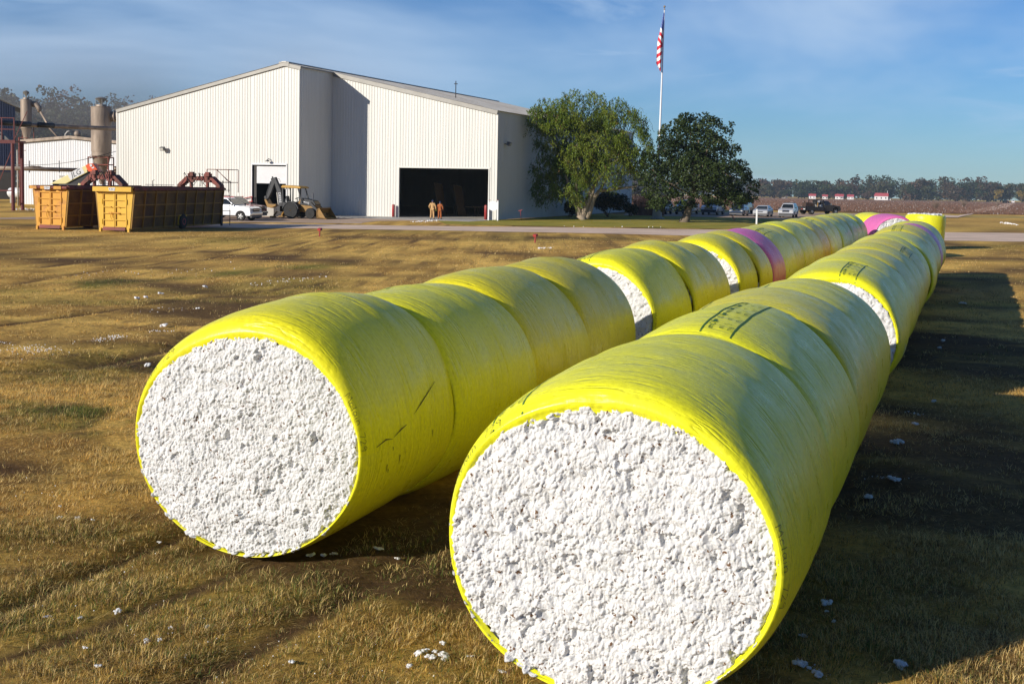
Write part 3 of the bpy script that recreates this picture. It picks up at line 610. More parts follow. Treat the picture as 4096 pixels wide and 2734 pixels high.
# (distance along the bale, share of the way from the lip of the wrap to its full girth)
PROF = [(.055, -.40), (.020, -.16), (.004, 0), (.010, .10), (.026, .24), (.052, .38), (.090, .50), (.150, .60), (.280, .72), (.500, .84), (.850, .94), (1.20, 1.0)]
PROF2 = [(.060, -.30), (.020, -.10), (.0, .15), (.020, .34), (.050, .50), (.100, .64), (.180, .755), (.320, .86), (.560, .95), (.95, 1.0)]   # pressed against a neighbour
BACK = [(.70, 1.0), (.46, .97), (.27, .90), (.15, .79), (.08, .66), (.035, .48), (.01, .28), (.0, .10), (.04, -.2)]
class Bale:
    def __init__(s, A, Bu, L, seed, open_front=True):
        s.A, s.Bu, s.Bd, s.L, s.zc = A, Bu, 1.115, L, 1.13; s.Al, s.Bl = A * .93, 1.083 * A / 1.318; r = random.Random(seed); s.seed = seed
        s.ph = [r.uniform(0, 6.28) for _ in range(4)]; s.am = [r.uniform(.002, .009) for _ in range(4)]
        s.P = PROF if open_front else PROF2; s.ys = [p[0] for p in s.P]; s.ss = [p[1] for p in s.P]; y0, y1 = s.P[-1][0], L - BACK[0][0]
        for i in range(1, 5): s.ys.append(y0 + (y1 - y0) * i / 5); s.ss.append(1 + r.uniform(-.04, .10) * math.sin(math.pi * i / 5))
        s.ys += [L - p[0] for p in BACK]; s.ss += [p[1] for p in BACK]
    def sprof(s, y): return float(np.interp(y, s.ys[2:-1], s.ss[2:-1]))
    def pt(s, phi, y, sv=None, off=0.0):
        sv = s.sprof(y) if sv is None else sv
        k = 1 + sum(a * math.sin((i + 2) * phi + p + y * .5) for i, (a, p) in enumerate(zip(s.am, s.ph)))
        c, n = math.cos(phi), math.sin(phi); B = s.Bu if n > 0 else s.Bd; Bl = s.Bl if n > 0 else min(s.Bl, 1.085)
        return Vector(((s.Al + (s.A - s.Al) * sv) * k * c + off * c, y, max(s.zc + (Bl + (B - Bl) * sv) * k * n + off * n, .02)))
    def surf(s, phi, w_, off=.004):          # w_ = distance along the profile from the inner lip of the front ring, metres
        P = s.P[2:9]; cum = [0.0]; R = .10 + .12 * max(math.sin(phi), 0)
        for (y0, r0), (y1, r1) in zip(P[:-1], P[1:]): cum.append(cum[-1] + math.hypot(y1 - y0, (r1 - r0) * R))
        if w_ <= cum[-1]: y, sv = float(np.interp(w_, cum, [p[0] for p in P])), float(np.interp(w_, cum, [p[1] for p in P]))
        else: y = w_ - cum[-1] + P[-1][0]; sv = None
        v = s.pt(phi, y, sv, off); v.y -= off * max(0, 1 - y / .15); return v
    def arc(s, phi, d):                      # angle reached by going d metres clockwise round the girth
        n = 8
        for _ in range(n): phi -= (d / n) / math.hypot(s.A * math.sin(phi), s.Bu * math.cos(phi))
        return phi
def bale_wrap(bl, nseg, root, m):
    V = []; F = []; UV = []; ny_ = len(bl.ys)
    for y, sv in zip(bl.ys, bl.ss):
        for k in range(nseg): V.append(bl.pt(2 * math.pi * k / nseg, y, sv))
    nv_ = (ny_ - 1) * nseg
    for j in range(ny_ - 1):
        for k in range(nseg): a, b_ = j * nseg + k, j * nseg + (k + 1) % nseg; F.append((a, b_, b_ + nseg, a + nseg))
    V.append(Vector((0, bl.L - .04, bl.zc))); F += [(nv_ + k, nv_ + (k + 1) % nseg, len(V) - 1) for k in range(nseg)]
    o = mesh_obj('wrap', V, F, m, root, smooth=True)
    uvl = o.data.uv_layers.new(name='wrap'); uu = []
    for j in range(ny_ - 1):
        for k in range(nseg):
            a0, a1 = k / nseg * 7.6, (k + 1) / nseg * 7.6; uu += [a0, bl.ys[j], a1, bl.ys[j], a1, bl.ys[j + 1], a0, bl.ys[j + 1]]
    uu += [0, bl.L, .1, bl.L, .05, bl.L] * nseg
    uvl.data.foreach_set('uv', uu); return o
def bale_cotton(bl, res, root, full=True):
    n = res; s = np.linspace(-1.10, 1.10, n); X, Z = np.meshgrid(s * bl.Al, s * bl.Bl); phi = np.arctan2(Z / bl.Bl, X / bl.Al); rr = np.hypot(X / bl.Al, Z / bl.Bl)
    sd = bl.seed * 13; low = np.clip(-np.sin(phi + .12), 0, 1)
    lump, lr = worley(np.cos(phi) * 9 + 40, np.sin(phi) * 9 + 40, .62, sd + 50)
    edge = .992 + (fbm(np.cos(phi) * 3 + 9, np.sin(phi) * 3 + 9, .22, sd, 3) - .5) * .04 + low * np.clip(.55 - lump, 0, 1) * (.03 + .075 * lr)
    wx = X + (fbm(X, Z, .10, sd + 1, 3) - .5) * .07; wz = Z + (fbm(X, Z, .10, sd + 2, 3) - .5) * .07
    h = (fbm(X, Z, .6, sd + 3, 3) - .5) * .08 + (fbm(X, Z, .17, sd + 40, 4) - .5) * .05
    for sc, am, k in ((.12, .012, 4), (.052, .020, 5), (.032, .017, 6), (.018, .010, 7)):
        if sc < 2.4 * bl.Al / n: continue
        d, ra = worley(wx * (1 + .1 * k), wz, sc, sd + k); h = h + am * (.25 + .75 * ra) * np.sqrt(np.clip(1 - (d / .80) ** 2, 0, 1))
    pit = np.clip((fbm(X, Z, .085, sd + 20, 4) - .60) * 7, 0, 1) * np.clip((fbm(X, Z, .5, sd + 21, 3) - .38) * 4, 0, 1); h = h - pit * .060
    ring = np.abs(np.sin(rr * 16 + fbm(X, Z, .4, sd + 30, 3) * 7)); h = h - .012 * (1 - ring) ** 2
    Y = -.010 - .035 * (1 - np.clip(rr, 0, 1) ** 3) - (h - .055); Y = np.where(rr > .995, np.minimum(Y, -.016 - .02 * low), Y)
    Y = Y + np.clip(rr - edge + .022, 0, 1) * 1.4
    keep = rr < edge; idm = np.arange(n * n).reshape(n, n)
    q = keep[:-1, :-1] & keep[1:, :-1] & keep[:-1, 1:] & keep[1:, 1:]
    F = np.stack([idm[:-1, :-1], idm[:-1, 1:], idm[1:, 1:], idm[1:, :-1]], -1)[q]
    V = np.stack([X, Y, Z + bl.zc], -1).reshape(-1, 3); V[:, 2] = np.maximum(V[:, 2], .02)
    used = np.unique(F); mp_ = np.full(n * n, -1); mp_[used] = np.arange(len(used)); V, F = V[used], mp_[F]
    return np_mesh('cotton', V, F, M['cotton'], root, smooth=True)
def ico(sub):
    import bmesh
    b_ = bmesh.new(); bmesh.ops.create_icosphere(b_, subdivisions=sub, radius=1); V = [v.co.copy() for v in b_.verts]; F = [tuple(v.index for v in f.verts) for f in b_.faces]; b_.free(); return V, F
ICO = {k: ico(k) for k in (1, 2, 3)}
def tuft(r, R, sub=2):
    V, F = ICO[sub]; o = [Vector((r.gauss(0, 1), r.gauss(0, 1), r.gauss(0, 1))).normalized() for _ in range(16)]; a = [r.uniform(.25, 1.0) for _ in o]; out = []
    for v in V:
        k = .58 + max(a_ * .62 * max((v.dot(q) - .62) / .38, 0) ** .6 for q, a_ in zip(o, a)) + r.uniform(-.07, .07); out.append(v * (R * k))
    return out, F
STROKES = {'M': [[(0, 0), (.12, 1.0), (.38, .35), (.62, 1.0), (.72, 0)]], 'c': [[(.42, .5), (.2, .6), (.02, .35), (.1, .05), (.42, .1)]], 'l': [[(.1, 1.0), (.05, 0)]],
           'a': [[(.42, .5), (.18, .6), (.02, .3), (.15, .02), (.4, .2), (.44, .55), (.42, .12), (.5, 0)]], 'i': [[(.1, .55), (.08, 0)], [(.11, .8), (.12, .86)]],
           'n': [[(.03, .55), (.05, 0)], [(.06, .38), (.25, .58), (.4, .45), (.42, 0)]], '7': [[(0, .95), (.5, 1.0), (.18, 0)]], '2': [[(.02, .75), (.22, 1.0), (.45, .75), (.3, .4), (0, 0), (.5, .04)]],
           '9': [[(.45, .7), (.22, 1.0), (.02, .72), (.2, .5), (.45, .72), (.38, 0)]]}
def handwriting(bl, phi, root, size=.075, w0=.022, thick=.0055):
    mb = MB(); x = 0.0
    for ch in 'Mclain 729':
        if ch == ' ': x += .75; continue
        for st in STROKES[ch]:
            pts = []
            for (a0, b0), (a1, b1) in zip(st[:-1], st[1:]): pts += [(a0 + (a1 - a0) * k / 3, b0 + (b1 - b0) * k / 3) for k in range(3)]
            pts.append(st[-1]); L_, R_ = [], []
            for i, (u, v) in enumerate(pts):
                u0, v0 = pts[max(i - 1, 0)]; u1, v1 = pts[min(i + 1, len(pts) - 1)]; d = math.hypot(u1 - u0, v1 - v0) or 1; nx_, ny2 = -(v1 - v0) / d, (u1 - u0) / d
                for S, sg_ in ((L_, 1), (R_, -1)):
                    uu, vv = (x + u) * size * 1.5 + nx_ * thick * sg_ / 2, v * size + ny2 * thick * sg_ / 2; S.append(bl.surf(bl.arc(phi, uu), w0 + vv, .006))
            mb.add(L_ + R_, [(i, i + 1, i + 1 + len(pts), i + len(pts)) for i in range(len(pts) - 1)])
        x += {'M': .9, 'l': .28, 'i': .3}.get(ch, .62)
    mb.build('handwriting', M['ink'], root)
def printed_band(bl, phi, y0, y1, root, wd=.27):
    mb = MB()
    def strip(d0, d1, ya, yb, n):
        A_ = [bl.surf(bl.arc(phi, d0), ya + (yb - ya) * i / n) for i in range(n + 1)]; B_ = [bl.surf(bl.arc(phi, d1), ya + (yb - ya) * i / n) for i in range(n + 1)]
        mb.add(A_ + B_, [(i, i + 1, i + 2 + n, i + 1 + n) for i in range(n)])
    strip(-wd / 2 - .018, -wd / 2, y0, y1, 24); strip(wd / 2, wd / 2 + .018, y0, y1, 24)
    y = y0 + .10; k = 0; seq = ['Corte', 'Cut', 'Coupe']
    while y < y1 - .30:
        lines = ((seq[k % 3], .085, .085), ('1 m', .085, -.01), ('(3 FT)', .065, -.10))
        for tx, sz, d in lines:
            V, F = text_mesh(tx, sz); mb.add([bl.surf(bl.arc(phi, -(d + v.y)), y + .12 - v.x) for v in V], F)
        a_ = [(0, -.05), (.05, 0), (.015, 0), (.015, .09), (-.015, .09), (-.015, 0), (-.05, 0)]
        mb.add([bl.surf(bl.arc(phi, -.09 + d), y + .30 + v) for d, v in a_], [(0, 1, 2, 5, 6), (2, 3, 4, 5)])
        strip(-wd * .45, wd * .3, y + .27, y + .282, 2); y += .42; k += 1
    mb.build('printed_band', M['print'], root)
def flat_mark(bl, name, pts, wd, m, root, off=.005):    # thin ribbon along surface points (phi, y)
    L_, R_ = [], []
    for i, (p, y) in enumerate(pts):
        p0, y0 = pts[max(i - 1, 0)]; p1, y1 = pts[min(i + 1, len(pts) - 1)]; dx, dy = -(p1 - p0) * bl.A, y1 - y0; d = math.hypot(dx, dy) or 1
        w_ = wd[i] if isinstance(wd, list) else wd
        for S, sg_ in ((L_, 1), (R_, -1)): S.append(bl.pt(p + sg_ * w_ / 2 * dy / d / bl.A, y + sg_ * w_ / 2 * dx / d, None, off))
    n = len(pts); mb = MB(); mb.add(L_ + R_, [(i, i + 1, i + 1 + n, i + n) for i in range(n - 1)]); return mb
D = math.radians
LBASE, RBASE = Vector((-2.562, 11.752, 0)), Vector((.692, 8.482, 0))
G_L, G_R = 'wrapped cotton bales of the left row', 'wrapped cotton bales of the right row'
Ld = {0: 'yellow bale at the near end of the left row, dark scuff on its side', 1: 'yellow bale directly behind the scuffed front bale of the left row', 2: 'yellow bale of the left row, two bales in front of the first white gap',
      3: 'dusty yellow bale of the left row standing just before the first gap of white cotton', 4: 'yellow bale with green print on its shoulder behind the first gap of the left row',
      5: 'yellow bale right behind the green printed bale after the first gap, left row', 6: 'yellow bale of the left row standing just before the second white gap', 7: 'yellow bale whose white cotton end faces the second gap of the left row',
      8: 'yellow bale touching the front of the pink bale in the left row', 9: 'pink wrapped bale standing among the yellow bales of the left row', 10: 'yellow bale right behind the pink bale of the left row',
      21: 'greenish yellow bale closing the far end of the left row'}
Lt = [(0, 2.33), (2.36, 4.78), (4.80, 7.32), (7.36, 9.95), (12.3, 14.7), (14.73, 16.7), (16.73, 18.5), (20.8, 22.8), (22.83, 24.6), (25.0, 27.1)] + [(27.15 + 2.47 * i, 27.15 + 2.47 * (i + 1) - .03) for i in range(12)]
SHIFT = {('L', 4): (-.20, -.06), ('L', 7): (-.12, -.03)}
Rd = {0: 'large yellow bale at the near end of the right row, filling the foreground', 1: 'yellow bale with a green printed band on its crown, behind the foreground bale', 2: 'streaky yellow bale of the right row behind the one with the printed crown',
      3: 'yellow bale of the right row standing just before its gap of white cotton', 4: 'yellow bale with a white tag and printed band, white end facing the right row gap', 5: 'yellow bale right behind the white tagged one in the right row',
      8: 'yellow bale with a bright sunlit front lip half way along the right row', 12: 'yellow bale with a sunlit lip shortly before the thin pink stripe, right row',
      14: 'pink bale showing as a thin stripe near the far end of the right row', 16: 'yellow bale closing the far end of the right row beside the upright bale'}
Rt = [(0, 2.75), (2.78, 5.5), (5.53, 8.2), (8.23, 10.8), (13.4, 15.9), (15.93, 18.4), (18.43, 20.95), (20.98, 23.4), (23.9, 26.3), (26.33, 28.7), (28.73, 31.1), (31.13, 33.4),
      (34.1, 36.5), (36.53, 38.9), (39.3, 41.7), (41.73, 44.1), (44.13, 46.4)]
BALES = {}
for row, base, spans, desc, grp in (('L', LBASE, Lt, Ld, G_L), ('R', RBASE, Rt, Rd, G_R)):
    for i, (t0, t1) in enumerate(spans):
        r = random.Random(i * 7 + (row == 'R') * 991); front = i == 0
        pink = (row, i) in (('L', 9), ('R', 14))
        A_, B_ = (1.318, 1.355) if front and row == 'L' else ((1.293, 1.275) if front else (1.285 + r.uniform(-.03, .03), (1.33 if row == 'L' else 1.275) + r.uniform(-.05, .05)))
        lat, yaw = (0, 0) if front else SHIFT.get((row, i), (r.uniform(-.05, .05), r.uniform(-.015, .015)))
        if row == 'L': far = 'plain yellow bale in the distant stretch of the left row, beyond the pink bale'
        else: far = 'plain yellow bale in the middle of the right row behind the tagged bale' if i < 8 else 'plain yellow bale in the distant stretch of the right row, near the thin pink stripe'
        p = base + AX * t0 + RT * lat
        root = thing('cotton_bale', desc.get(i, far), 'cotton bale', p, -TH + yaw + (.0415 if front and row == 'L' else 0), grp)
        gap = (row, i) in (('L', 4), ('L', 7), ('L', 9), ('R', 4), ('R', 8), ('R', 12))
        bl = Bale(A_, B_, t1 - t0 + .13, i + (row == 'R') * 50, front or gap)
        bale_wrap(bl, 128 if i < 4 else (96 if i < 10 else 64), root, M['wrap_pink'] if pink else M['wrap'])
        bale_cotton(bl, 500 if front else (160 if gap else 40), root, front or gap)
        BALES[row, i] = (bl, root)
for key, phi, y0, y1 in ((('R', 0), D(128), .02, 2.6), (('R', 1), D(83), .2, 2.6), (('R', 3), D(112), .0, 1.5), (('R', 4), D(75), .0, 2.3), (('R', 2), D(125), .3, 2.3), (('R', 8), D(54), .0, 1.3), (('R', 12), D(92), .02, 2.2),
                         (('L', 1), D(113), .05, 2.2), (('L', 2), D(121), .05, 2.2), (('L', 4), D(103), .0, 2.3), (('L', 10), D(70), .1, 1.6), (('L', 15), D(78), .1, 1.4)):
    printed_band(BALES[key][0], phi, y0, y1, BALES[key][1])
for key, phi in ((('R', 0), D(160)), (('R', 0), D(17)), (('L', 0), D(158)), (('L', 0), D(30)), (('L', 4), D(10)), (('R', 4), D(30)), (('R', 8), D(28))): handwriting(*[BALES[key][0], phi, BALES[key][1]])
bl, root = BALES['L', 0]; r = random.Random(5)
for pts, wd in (([(D(2), .25), (D(3.5), .45), (D(2.5), .6)], [.008, .014, .003]), ([(D(3), .62), (D(5), .80), (D(6), .95)], [.003, .016, .003]), ([(D(9), 1.15), (D(12), 1.35), (D(15), 1.55), (D(19), 1.85)], [.003, .014, .012, .003])): flat_mark(bl, '', pts, wd, None, None).build('scuff', M['scuff'], root)
for ph, y, ln in ((-2, 1.6, 4), (-9, .5, 4), (-7, .78, 5), (-1, .6, 2), (-12, .55, 2)): flat_mark(bl, '', [(D(ph), y), (D(ph - ln), y + .01)], [.016, .006], None, None).build('scuff', M['scuff'], root)
for key, ph, y, w_, h_ in ((('R', 0), -33, .30, .10, .20), (('R', 4), -17, 1.0, .12, .22)):
    bl, root = BALES[key]; mb = MB(); k = 5; V = [bl.pt(D(ph) + h_ / bl.A * i / k, y + w_ * j / 2, None, .006) for j in range(3) for i in range(k + 1)]
    mb.add(V, [(j * (k + 1) + i, j * (k + 1) + i + 1, (j + 1) * (k + 1) + i + 1, (j + 1) * (k + 1) + i) for j in range(2) for i in range(k)]); mb.build('paper_tag', M['tag'], root)
# the bales past the end of the right row: a pink one, a yellow one behind it, one stood on end
pc = at(3585, 945, 66.0); pc.z = 0
for k, (dt, lab, m) in enumerate(((0, 'pink bale lying beyond the right row with its white end towards the camera', 'wrap_pink'), (2.7, 'yellow bale lying right behind the pink bale beyond the right row', 'wrap'))):
    root = thing('cotton_bale', lab, 'cotton bale', pc + Vector((-.05, 1, 0)) * dt, .05, 'bales past the end of the rows'); bl = Bale(1.26, 1.22, 2.5, 200 + k); bale_wrap(bl, 64, root, M[m]); bale_cotton(bl, 110 if k == 0 else 36, root, k == 0)
uc = at(3699, 960, 77.0); uc.z = 0
root = thing('cotton_bale', 'yellow bale stood on end with white cotton on top, past the right row', 'cotton bale', uc, 0, 'bales past the end of the rows')
V = []; F = []; UV = []; n = 72; pr = [(1.08, 0), (1.15, .1), (1.17, .5), (1.20, 1.2), (1.22, 1.75), (1.21, 1.95), (1.17, 2.10), (1.10, 2.14), (1.02, 2.10)]
for R_, z in pr:
    for k in range(n): a = 2 * math.pi * k / n; q = R_ * (1 + .012 * math.sin(3 * a) + .008 * math.sin(7 * a + z)); V.append((q * math.cos(a), q * math.sin(a), z + (.05 * math.sin(2 * a) if z > 1.9 else 0)))
uu = []
for j in range(len(pr) - 1):
    for k in range(n): a, b_ = j * n + k, j * n + (k + 1) % n; F.append((a, b_, b_ + n, a + n)); uu += [k / n * 7.4, pr[j][1], (k + 1) / n * 7.4, pr[j][1], (k + 1) / n * 7.4, pr[j + 1][1], k / n * 7.4, pr[j + 1][1]]
o = mesh_obj('wrap', V, F, M['wrap'], root, smooth=True); o.data.uv_layers.new(name='wrap').data.foreach_set('uv', uu)
mb = MB(); r = random.Random(77); mb.lathe([(1.09, 1.9), (1.09, 2.06), (.7, 2.14), (.02, 2.16)], 40)
for _ in range(260):
    a, q = r.uniform(0, 6.28), math.sqrt(r.uniform(0, 1)) * 1.02; tv, tf = tuft(r, r.uniform(.05, .13), 1); mb.add([v + Vector((q * math.cos(a), q * math.sin(a), 2.12)) for v in tv], tf)
mb.build('cotton', M['cotton'], root, smooth=True)
# ------------------------------------------------------------------ yellow module builders with red press bridges
def module_builder(lab, p, rz, L, m, worn, bridge_y, cage):
    root = thing('module_builder', lab, 'module builder', p, rz, 'yellow cotton module builders')
    WB, WT, Hh = 1.08, 1.34, 2.72           # half width at the floor and the top, height
    mb = MB(); z0 = .16
    def xw(z): return WB + (WT - WB) * (z - z0) / (Hh - z0)
    for s in (-1, 1):
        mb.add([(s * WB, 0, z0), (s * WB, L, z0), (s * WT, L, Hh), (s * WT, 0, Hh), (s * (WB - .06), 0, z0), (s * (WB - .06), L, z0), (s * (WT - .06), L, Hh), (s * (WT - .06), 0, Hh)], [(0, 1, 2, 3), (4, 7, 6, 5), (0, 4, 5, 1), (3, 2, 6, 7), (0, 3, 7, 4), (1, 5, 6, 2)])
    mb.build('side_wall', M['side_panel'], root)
    mb = MB()
    for s in (-1, 1):
        n = 9
        for i in range(n + 1):
            y = .06 + (L - .12) * i / n
            mb.bar((s * (WB + .05), y, z0), (s * (WT + .05), y, Hh - .05), .10, .09, up=(0, 1, 0))
        for z in (.22, .95, 1.75, Hh - .14): mb.bar((s * (xw(z) + .035), 0, z), (s * (xw(z) + .035), L, z), .07, .08)
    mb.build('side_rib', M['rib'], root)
    mb = MB()
    for s in (-1, 1): mb.box((s * (WT + .05), L / 2, Hh + .06), (.24, L + .1, .14)); mb.box((s * (WT + .02), L / 2, Hh + .16), (.10, L + .1, .08))
    mb.build('top_rail', M['rust'], root)
    mb = MB(); mb.box((0, L, 1.45), (2.2, .08, 2.55)); mb.add([(-WB, L, z0), (WB, L, z0), (WT, L, Hh), (-WT, L, Hh)], [(0, 1, 2, 3)]); mb.build('rear_wall', m, root)
    # front frame, two five panel doors, latch, lip with its plate
    mb = MB()
    for s in (-1, 1):
        mb.add([(s * .82, -.02, z0), (s * WB, -.02, z0), (s * WT, -.02, Hh), (s * .92, -.02, Hh), (s * .82, .05, z0), (s * WB, .05, z0), (s * WT, .05, Hh), (s * .92, .05, Hh)], [(0, 1, 2, 3), (4, 7, 6, 5), (0, 4, 5, 1), (1, 5, 6, 2), (2, 6, 7, 3), (3, 7, 4, 0)])
        mb.box((s * (WB - .06), -.03, .12), (.14, .16, .24))
    mb.box((0, .0, 2.62), (1.9, .06, .24))
    fix_normals(mb.build('front_frame', m, root))
    for s in (-1, 1):
        x0, x1 = sorted((s * .015, s * .86)); mb = MB(); zb, zt = .34, 2.48
        mb.box(((x0 + x1) / 2, .05, (zb + zt) / 2), (x1 - x0, .03, zt - zb))
        for k in range(6): z = zb + (zt - zb) * k / 5; mb.box(((x0 + x1) / 2, -.005, z), (x1 - x0, .08, .055))
        for x in (x0 + .03, x1 - .03): mb.box((x, -.008, (zb + zt) / 2), (.06, .085, zt - zb + .05))
        d = mb.build('front_door', m, root)
        hb = MB()
        for z in (.65, 1.95): hb.tube([(s * .885, -.06, z - .16), (s * .885, -.06, z + .16)], .03, 8)
        hb.build('hinge', m, d)
    mb = MB(); mb.bar((-.42, -.085, 1.24), (.42, -.085, 1.22), .05, .06); mb.tube([(-.22, -.1, 1.26), (-.24, -.13, .95), (-.14, -.13, .82)], .02, 6); mb.tube([(-.12, -.1, 1.25), (-.12, -.12, .92)], .02, 6); mb.box((-.25, -.09, 1.23), (.16, .07, .12)); mb.box((.28, -.09, 1.22), (.12, .06, .1)); mb.box((-.25, -.08, 1.62), (.06, .05, .06)); mb.box((.3, -.08, 1.60), (.06, .05, .06))
    mb.build('latch', M['yellow2'], root)
    mb = MB(); mb.box((-.40, -.10, .20), (.82, .05, .22), 0, Matrix.Rotation(-.3, 3, 'X')); mb.box((.40, -.10, .19), (.80, .05, .22), 0, Matrix.Rotation(-.34, 3, 'X')); mb.build('bottom_flap', M['rust'], root)
    mb = MB()
    if worn:
        for x0, x1 in ((-1.40, -.85), (-.55, .25), (.48, 1.05)): mb.box(((x0 + x1) / 2, -.22, Hh + .06), (x1 - x0, .22, .20))
        mb.tube([(-1.5, -.2, Hh + .08), (1.45, -.2, Hh + .06)], .10, 10, 1)
    else: mb.box((-.02, -.22, Hh + .04), (2.78, .24, .30)); mb.prism([(-1.38, Hh + .2), (1.36, Hh + .2), (1.42, Hh + .12)], -.3, -.05)
    lip = mb.build('front_lip', [m, M['rust']], root)
    mb = MB(); mb.prism([(-.2, Hh - .06), (.2, Hh - .06), (.24, Hh + .14), (-.24, Hh + .14)], -.36, -.345)
    pl = mb.build('name_plate', M['white'] if not worn else M['faint'], lip)
    mb = MB(); put_text(mb, 'KBH', .20, (0, -.365, Hh + .04), (1, 0, 0), (0, 0, 1)); mb.build('lettering', M['black'] if not worn else M['plastic_grey'], pl)
    # wheel in its arch on the right flank
    yw = L * .53; ar = MB(); ar.box((WB + .10, yw, .95), (.16, 1.0, .10)); ar.box((WB + .08, yw - .5, .65), (.12, .08, .7)); ar.box((WB + .08, yw + .5, .65), (.12, .08, .7)); ar.build('wheel_arch', m, root)
    for s in (-1, 1):
        Mx = Matrix.Rotation(math.pi / 2, 3, 'Y'); mb = MB(); mb.lathe([(.22, -.15), (.46, -.15), (.52, -.08), (.52, .08), (.46, .15), (.22, .15)], 24, c=(s * (WB + .10), yw, .52), M=Mx); wh = mb.build('wheel', M['rubber'], root, smooth=False)
        mb = MB(); mb.lathe([(.03, -.13), (.22, -.155), (.24, .155), (.03, .13)], 16, c=(s * (WB + .105), yw, .52), M=Mx); mb.build('hub', M['red'], wh)
    # press bridge: arch over the box with two hydraulic columns, hoses
    br = MB(); arch = [(-1.72, Hh + .16), (-1.72, Hh + .34), (-1.0, Hh + .98), (1.0, Hh + .98), (1.72, Hh + .34), (1.72, Hh + .16), (1.42, Hh + .16), (1.42, Hh + .28), (.88, Hh + .64), (-.88, Hh + .64), (-1.42, Hh + .28), (-1.42, Hh + .16)]
    br.prism(arch, bridge_y - .35, bridge_y + .35); b_ = br.build('press_bridge', M['rust'], root)
    for x in (-.55, .75):
        c = MB(); c.box((x, bridge_y - .3, Hh + 1.08), (.42, .5, .20)); c.box((x, bridge_y - .3, Hh + 1.22), (.30, .3, .14)); c.tube([(x, bridge_y - .36, Hh - .6), (x, bridge_y - .36, Hh + 1.0)], .12, 12); c.box((x, bridge_y - .38, Hh + .62), (.48, .22, .18)); c.build('press_column', M['rust'], b_)
    h = MB(); r = random.Random(int(L * 10))
    for k in range(9):
        x = r.uniform(-1.2, 1.2); h.tube([(x, bridge_y - .42, Hh + 1.1), (x + r.uniform(-.2, .2), bridge_y - .6, Hh + 1.16 + r.random() * .12), (x + r.uniform(-.3, .3), bridge_y - .5, Hh + .7), (x + r.uniform(-.4, .4), bridge_y - .45, Hh + .25)], .022, 6)
    h.tube([(-.9, bridge_y - .5, Hh + .3), (-.75, bridge_y - .55, Hh + .75), (-.45, bridge_y - .5, Hh + .4)], .03, 6); h.build('hydraulic_hose', M['black'], b_)
    if cage:
        c = MB(); y0, y1 = L - .3, L + 1.3; zt = Hh + 1.5
        for x, y in ((.15, y0), (1.9, y0), (.15, y1), (1.9, y1)): c.tube([(x, y, Hh - .2), (x, y, zt)], .028, 6)
        for a_, b2 in (((.15, y0), (1.9, y0)), ((1.9, y0), (1.9, y1)), ((1.9, y1), (.15, y1)), ((.15, y1), (.15, y0))):
            for z in (zt, Hh + .55): c.tube([(*a_, z), (*b2, z)], .025, 6)
        c.tube([(1.0, y0, zt - .05), (1.9, y0, Hh + .6)], .022, 6); c.tube([(.9, y0, zt), (1.3, y1, Hh + .5)], .022, 6); c.build('operator_cage', M['rust'], root)
        st = MB()
        for k in range(7): st.bar((1.15, L + .25, .4 + .38 * k), (1.75, L + .25, .4 + .38 * k), .05, .04)
        for x in (1.15, 1.75): st.tube([(x, L + .22, .1), (x, L + .28, 3.4)], .03, 6)
        st.bar((WB + .15, L - .1, .05), (WT - .2, L + .05, 1.6), .16, .10); st.build('ladder', M['dark'], root)
        e = MB()
        for k in range(5): e.tube([(-.9 + .35 * k, L * .45, Hh + .2), (-.9 + .35 * k, L * .45, Hh + .36)], .015, 5)
        e.tube([(-1.1, L * .45, Hh + .34), (1.1, L * .45, Hh + .34)], .018, 5); e.tube([(-.5, L * .45, Hh + .2), (-.55, L * .45, Hh + .6), (-.4, L * .45, Hh + .66)], .025, 6); e.build('rail_light', M['plastic_grey'], root)
    return root
c2 = (gp(394, 925.5) + gp(526, 928.4)) / 2; c1 = (gp(146, 915) + gp(262, 921)) / 2
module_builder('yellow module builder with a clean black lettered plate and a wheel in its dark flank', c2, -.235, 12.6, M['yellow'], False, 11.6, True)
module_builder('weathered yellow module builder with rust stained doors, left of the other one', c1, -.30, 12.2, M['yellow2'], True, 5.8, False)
# pale round bale wedged between the two boxes
bt = thing('tarp_bundle', 'pinkish round bundle in the shadow between the two yellow module builders', 'bundle', gp(352, 912), 0)
mb = MB(); r = random.Random(8); tv, tf = ICO[3]
mb.add([Vector((v.x * .62, v.y * .8, v.z * .60 + 1.15)) * (1 + .03 * math.sin(9 * v.x + 5 * v.z)) for v in tv], tf); mb.build('bundle', mat('pink_tarp', (.36, .20, .22), .7, 0, .15, 4), bt, smooth=True)
mb = MB(); mb.lathe([(.34, .02), (.30, .3), (.26, .65)], 18); mb.build('stand', M['rust'], bt)
# ------------------------------------------------------------------ boom lift behind the left module builder
bo = thing('boom_lift', 'boom lift with a cream boom and an orange elbow rising behind the left module builder', 'boom lift', at(330, 900, 96.5) * 1, -.05); bo.location.z = 0
o = Vector(bo.location)
def bl_(px, py): v = at(px, py, 96.5) - o; return Vector((v.x, 0, v.z))
mb = MB(); P = [bl_(205, 735), bl_(268, 735), bl_(361, 687), bl_(350, 661)]; mb.prism([(p.x, p.z) for p in P], -.35, .35)
bm = mb.build('boom', M['cream'], bo, bevel=.03)
ex = (P[3] - P[0]).normalized(); ey = Vector((-ex.z, 0, ex.x)); ctr = bl_(312, 694)
mb = MB(); mb.add([ctr + ex * a - Vector((0, .355, 0)) + ey * b_ for a, b_ in ((-.66, -.26), (.62, -.26), (.62, .28), (-.66, .28))], [(0, 1, 2, 3)]); pl = mb.build('logo_panel', M['white'], bm)
mb = MB(); put_text(mb, 'JLG', .58, ctr - Vector((0, .361, 0)), ex, ey)
